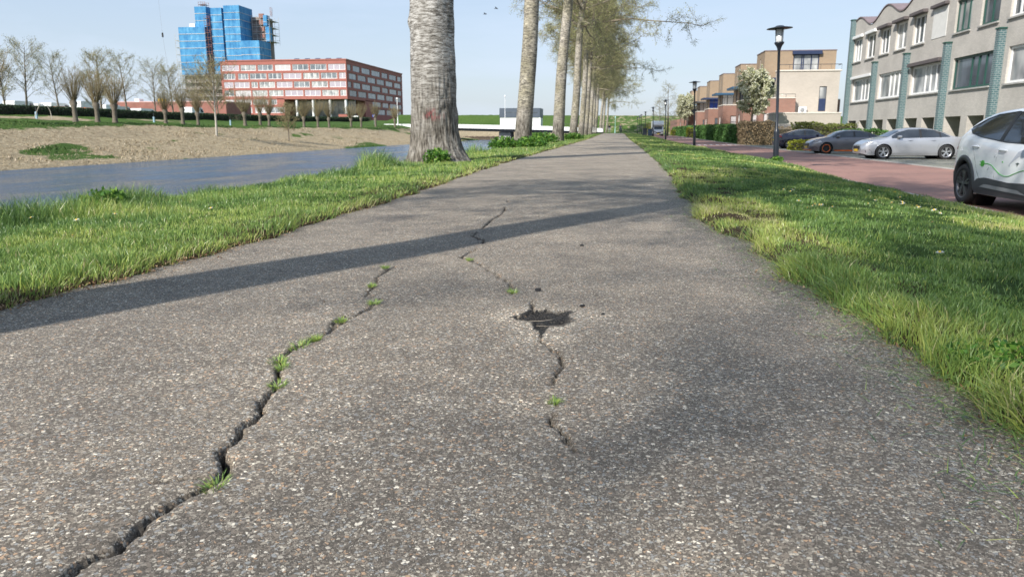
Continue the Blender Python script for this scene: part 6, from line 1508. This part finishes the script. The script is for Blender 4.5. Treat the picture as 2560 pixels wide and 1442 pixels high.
# ================================================================ planting on the street side
hedge('laurel_hedge', 'thick glossy green laurel hedge in front of the stepped houses', 11.9, 13.1, 77, 116, 1.75, M['hedge_green'], 26000, .09, ynoise=.5)
hedge('laurel_hedge', 'farther green hedge behind the camper, along the gardens', 12.4, 13.6, 123, 175, 1.7, M['hedge_green'], 9000, .13, ynoise=.4)
hedge('beech_hedge', 'brown leafed beech hedge block beside the dark blue car', 10.9, 13.2, 67.2, 71, 1.95, M['hedge_brown'], 13000, .05, ynoise=.7)
hedge('golden_conifer', 'clipped golden conifer block at the street edge in front of the laurel hedge', 10.9, 11.7, 122, 124, 1.5, M['hedge_yellow'], 1600, .07, cat='shrub')
hedge('golden_conifer', 'second smaller golden shrub beside the camper', 10.9, 11.6, 158, 160, 1.1, M['hedge_yellow'], 900, .08, cat='shrub')
hedge('clipped_hedge', 'yellow-green clipped hedge between the silver car and the white car', 11.75, 16, 26.9, 27.9, .98, M['hedge_yellow'], 9000, .035)
hedge('garden_shrub', 'olive brown shrubs behind the dark grey car', 14.2, 18.4, 62.3, 64.3, 1.7, M['hedge_olive'], 9000, .06, cat='shrub', ynoise=.9)
hedge('garden_shrub', 'low yellow-green ground shrub in front of the dark blue car', 10.9, 13.5, 49.4, 50.7, .55, M['hedge_yellow'], 3500, .05, cat='shrub', ynoise=.6)
hedge('garden_shrub', 'bright green shrub between the dark blue car and the grey one', 13.2, 17.5, 47.5, 49, 1.15, M['hedge_green'], 6000, .06, cat='shrub', ynoise=.8)
hedge('garden_shrub', 'bare brownish shrub in front of the grey garden wall', 13.4, 15.2, 69.1, 70.5, 1.5, M['hedge_brown'], 1800, .04, cat='shrub', ynoise=.8)
# spiky plant by the terrace corner
t = thing('spiky_plant', 'spiky leaved plant at the corner of the grey terrace', 'plant', (17.9, 65, -.42)); T = Tw()
for i in range(60):
    a = i * 2.4; u_ = rng.uniform(.2, 1.3); P = curve_branch((0, 0, 1.0), (math.cos(a), math.sin(a), u_), .95, 5, -.5, .03, np.random.default_rng(i)); T.tube(P, [.02, .035, .03, .02, .004], 3, 0, rng.uniform(.2, 1))
T.build('leaves', M['hedge_olive'], t); mb = MB(); mb.lathe([(.12, -.1), (.1, 1.05)], 8); mb.build('trunk', M['wbark'], t)
# blossom trees
M['blossom'] = leafmat('pear blossom', [(0, (.30, .32, .13)), (.4, (.52, .52, .33)), (.7, (.68, .68, .52)), (1, (.78, .77, .66))], .6, .3)
t = slim_tree(61, 'white blossoming pear tree in front of the nearest stepped house', 7.0, 2.7, 1.15, mats=[M['wtwig'], M['blossom']], name='blossom_tree', grp='blossoming pear trees', dens=1.3, fl=16, fs=.095); t.location = (13.05, 77.2, -.45)
copy_tree(t, (12.5, 149, -.2), 2.0, 'white blossoming pear tree far down the street beside the farthest houses', 1.1)
t = slim_tree(62, 'bare conical young tree behind the third street lamp', 10.5, 2.0, 2.6, name='bare_tree', grp='bare street trees', conical=True); t.location = (9.4, 147, -.15)
copy_tree(t, (9.6, 178, 0), 1.1, 'small bare tree far down the street near the dike', .8)
# orange-brown willow scrub before the dike
for i, (x_, y_, r_) in enumerate(((9.5, 214, 3.2), (15.5, 218, 3.8), (-11, 205, 1.6))):
    t = thing('bare_shrub', ['orange-brown bare scrub before the green dike beyond the path end', 'wider orange-brown scrub before the dike, nearer the houses', 'dark orange shrub between the poplar trunks beyond the bridge'][i], 'shrub', (x_, y_, float(gz(x_, y_, False))), group='scrub before the dike')
    V, F, tt = leaf_cloud((0, 0, r_ * .5), (r_, r_ * .7, r_ * .62), 1800, .11, .3, 70 + i, .1); np_mesh('twigs', V, F, leafmat('orange twigs', [(0, (.20, .12, .03)), (1, (.42, .27, .07))], .8, .2) if i == 0 else bpy.data.materials['orange twigs'], attrs={'tint': tt}, parent=t, smooth=False)

# ================================================================ cyclists and birds
M['skin'] = mat('skin', (.45, .27, .19), .6)
def cyclist(label, blabel, x, y, coat, trousers, bag):
    z0 = float(rise(y)) + .003
    bt = thing('bicycle', blabel, 'bicycle', (x, y, z0), group='bicycles on the cycle path')
    for yy_, nm in ((-.52, 'wheel'), (.52, 'wheel')):
        mb = MB(); P = [(0, yy_ + .33 * math.cos(a), .34 + .33 * math.sin(a)) for a in np.linspace(0, 2 * math.pi, 25)]; mb.tube(P, .018, 5, cap=False)
        for a in np.linspace(0, math.pi, 6, endpoint=False): mb.tube([(0, yy_ - .33 * math.cos(a), .34 - .33 * math.sin(a)), (0, yy_ + .33 * math.cos(a), .34 + .33 * math.sin(a))], .003, 3)
        mb.build('wheel', M['rubber'], bt)
    mb = MB()   # camera looks along +Y, riders come towards it: front wheel at -Y
    for P in ([(0, -.52, .34), (0, -.40, .95), (0, -.38, 1.05)], [(0, -.42, .80), (0, .05, .30), (0, .22, .88)], [(0, -.42, .86), (0, .16, .72)], [(0, .05, .30), (0, .52, .34), (0, .19, .76)]): mb.tube(P, .018, 6)
    mb.build('frame', M['black'], bt); mb = MB(); mb.tube([(-.28, -.22, 1.05), (-.22, -.36, 1.08), (.22, -.36, 1.08), (.28, -.22, 1.05)], .015, 6); mb.build('handlebar', M['steel'], bt)
    mb = MB(); mb.box(-.09, .09, .12, .36, .89, .95, bev=.02); mb.build('saddle', M['black'], bt)
    if bag: mb = MB(); mb.box(.12, .30, .30, .72, .35, .78, bev=.05); mb.build('pannier', M['black'], bt)
    me = bpy.data.meshes.new('person'); J = [((0, .22, .98), .15), ((0, .15, 1.22), .15), ((0, .06, 1.42), .14), ((0, .02, 1.52), .06), ((0, -.02, 1.60), .085), ((0, -.03, 1.70), .10), ((0, -.02, 1.79), .06),
        ((-.19, .05, 1.42), .06), ((-.25, -.10, 1.22), .045), ((-.25, -.26, 1.08), .035), ((.19, .05, 1.42), .06), ((.25, -.10, 1.22), .045), ((.25, -.26, 1.08), .035),
        ((-.12, .16, .92), .10), ((-.13, -.22, .74), .07), ((-.12, -.02, .36), .05), ((-.12, -.14, .28), .04), ((.12, .16, .92), .10), ((.13, -.12, .62), .07), ((.12, .10, .22), .05), ((.12, -.03, .14), .04)]
    E = [(0, 1), (1, 2), (2, 3), (3, 4), (4, 5), (5, 6), (2, 7), (7, 8), (8, 9), (2, 10), (10, 11), (11, 12), (0, 13), (13, 14), (14, 15), (15, 16), (0, 17), (17, 18), (18, 19), (19, 20)]
    me.from_pydata([j[0] for j in J], E, []); o = bpy.data.objects.new('person', me); col.objects.link(o); o.location = (x, y, z0)
    md = o.modifiers.new('skin', 'SKIN'); md.use_smooth_shade = True; sb_ = o.modifiers.new('sub', 'SUBSURF'); sb_.levels = sb_.render_levels = 1
    for i, j in enumerate(J): me.skin_vertices[0].data[i].radius = (j[1], j[1])
    me.skin_vertices[0].data[0].use_root = True
    dg = bpy.context.evaluated_depsgraph_get(); ev_ = o.evaluated_get(dg); m2 = bpy.data.meshes.new_from_object(ev_); o.modifiers.clear(); o.data = m2
    m2.materials.clear()
    for q in (coat, trousers, M['skin']): m2.materials.append(q)
    for p_ in m2.polygons:
        c = p_.center; p_.material_index = 2 if c.z > 1.50 or (abs(c.x) > .22 and c.z < 1.12 and c.z > 1.0) else (1 if c.z < .98 else 0); p_.use_smooth = True
    tag(o, label, 'person', 'cyclists on the path')
    mb = MB(); mb.lathe([(.11, 1.66), (.118, 1.72), (.09, 1.79), (0, 1.82)], 12, (0, -.01, 0)); mb.build('hair', mat('hair', (.12, .08, .05), .8), o)
cyclist('cyclist in a black jacket riding on the side of the poplars', 'bicycle ridden by the cyclist nearer the poplars', -1.6, 143, M['black'], M['grey'], False)
cyclist('cyclist in dark clothes riding nearer the street verge', 'bicycle with a dark side bag, nearer the street verge', .45, 142, M['darkgrey'], M['navy'], True)
for i, (p, q, lb) in enumerate(((1215, 53, 'small dark bird in flight, the lower of the two'), (1242, 41, 'small dark bird in flight, the higher of the two'))):
    Y = 70; x = bearing(p) * Y; z = .75 + (328 - q) / 1850 * Y
    mb = MB(); mb.lathe([(0, -.14), (.035, -.08), (.05, 0), (.035, .08), (.01, .16), (.03, .22), (0, .23)], 8, (0, 0, 0), 'y')
    for sg in (-1, 1): mb.add([(0, -.05, .01), (sg * .12, -.07, .07), (sg * .26, .02, .03), (sg * .12, .06, .06), (0, .06, .01), (0, 0, -.02), (sg * .12, 0, .045)], [(0, 1, 6, 5), (1, 2, 3, 6), (6, 3, 4, 5), (0, 1, 3, 4), (1, 2, 3)])
    o = mb.build('bird', M['black'], None, loc=(x, Y, z)); o.rotation_euler = (0, R(10 + 10 * i), R(60)); tag(o, lb, 'bird', 'birds in the sky')
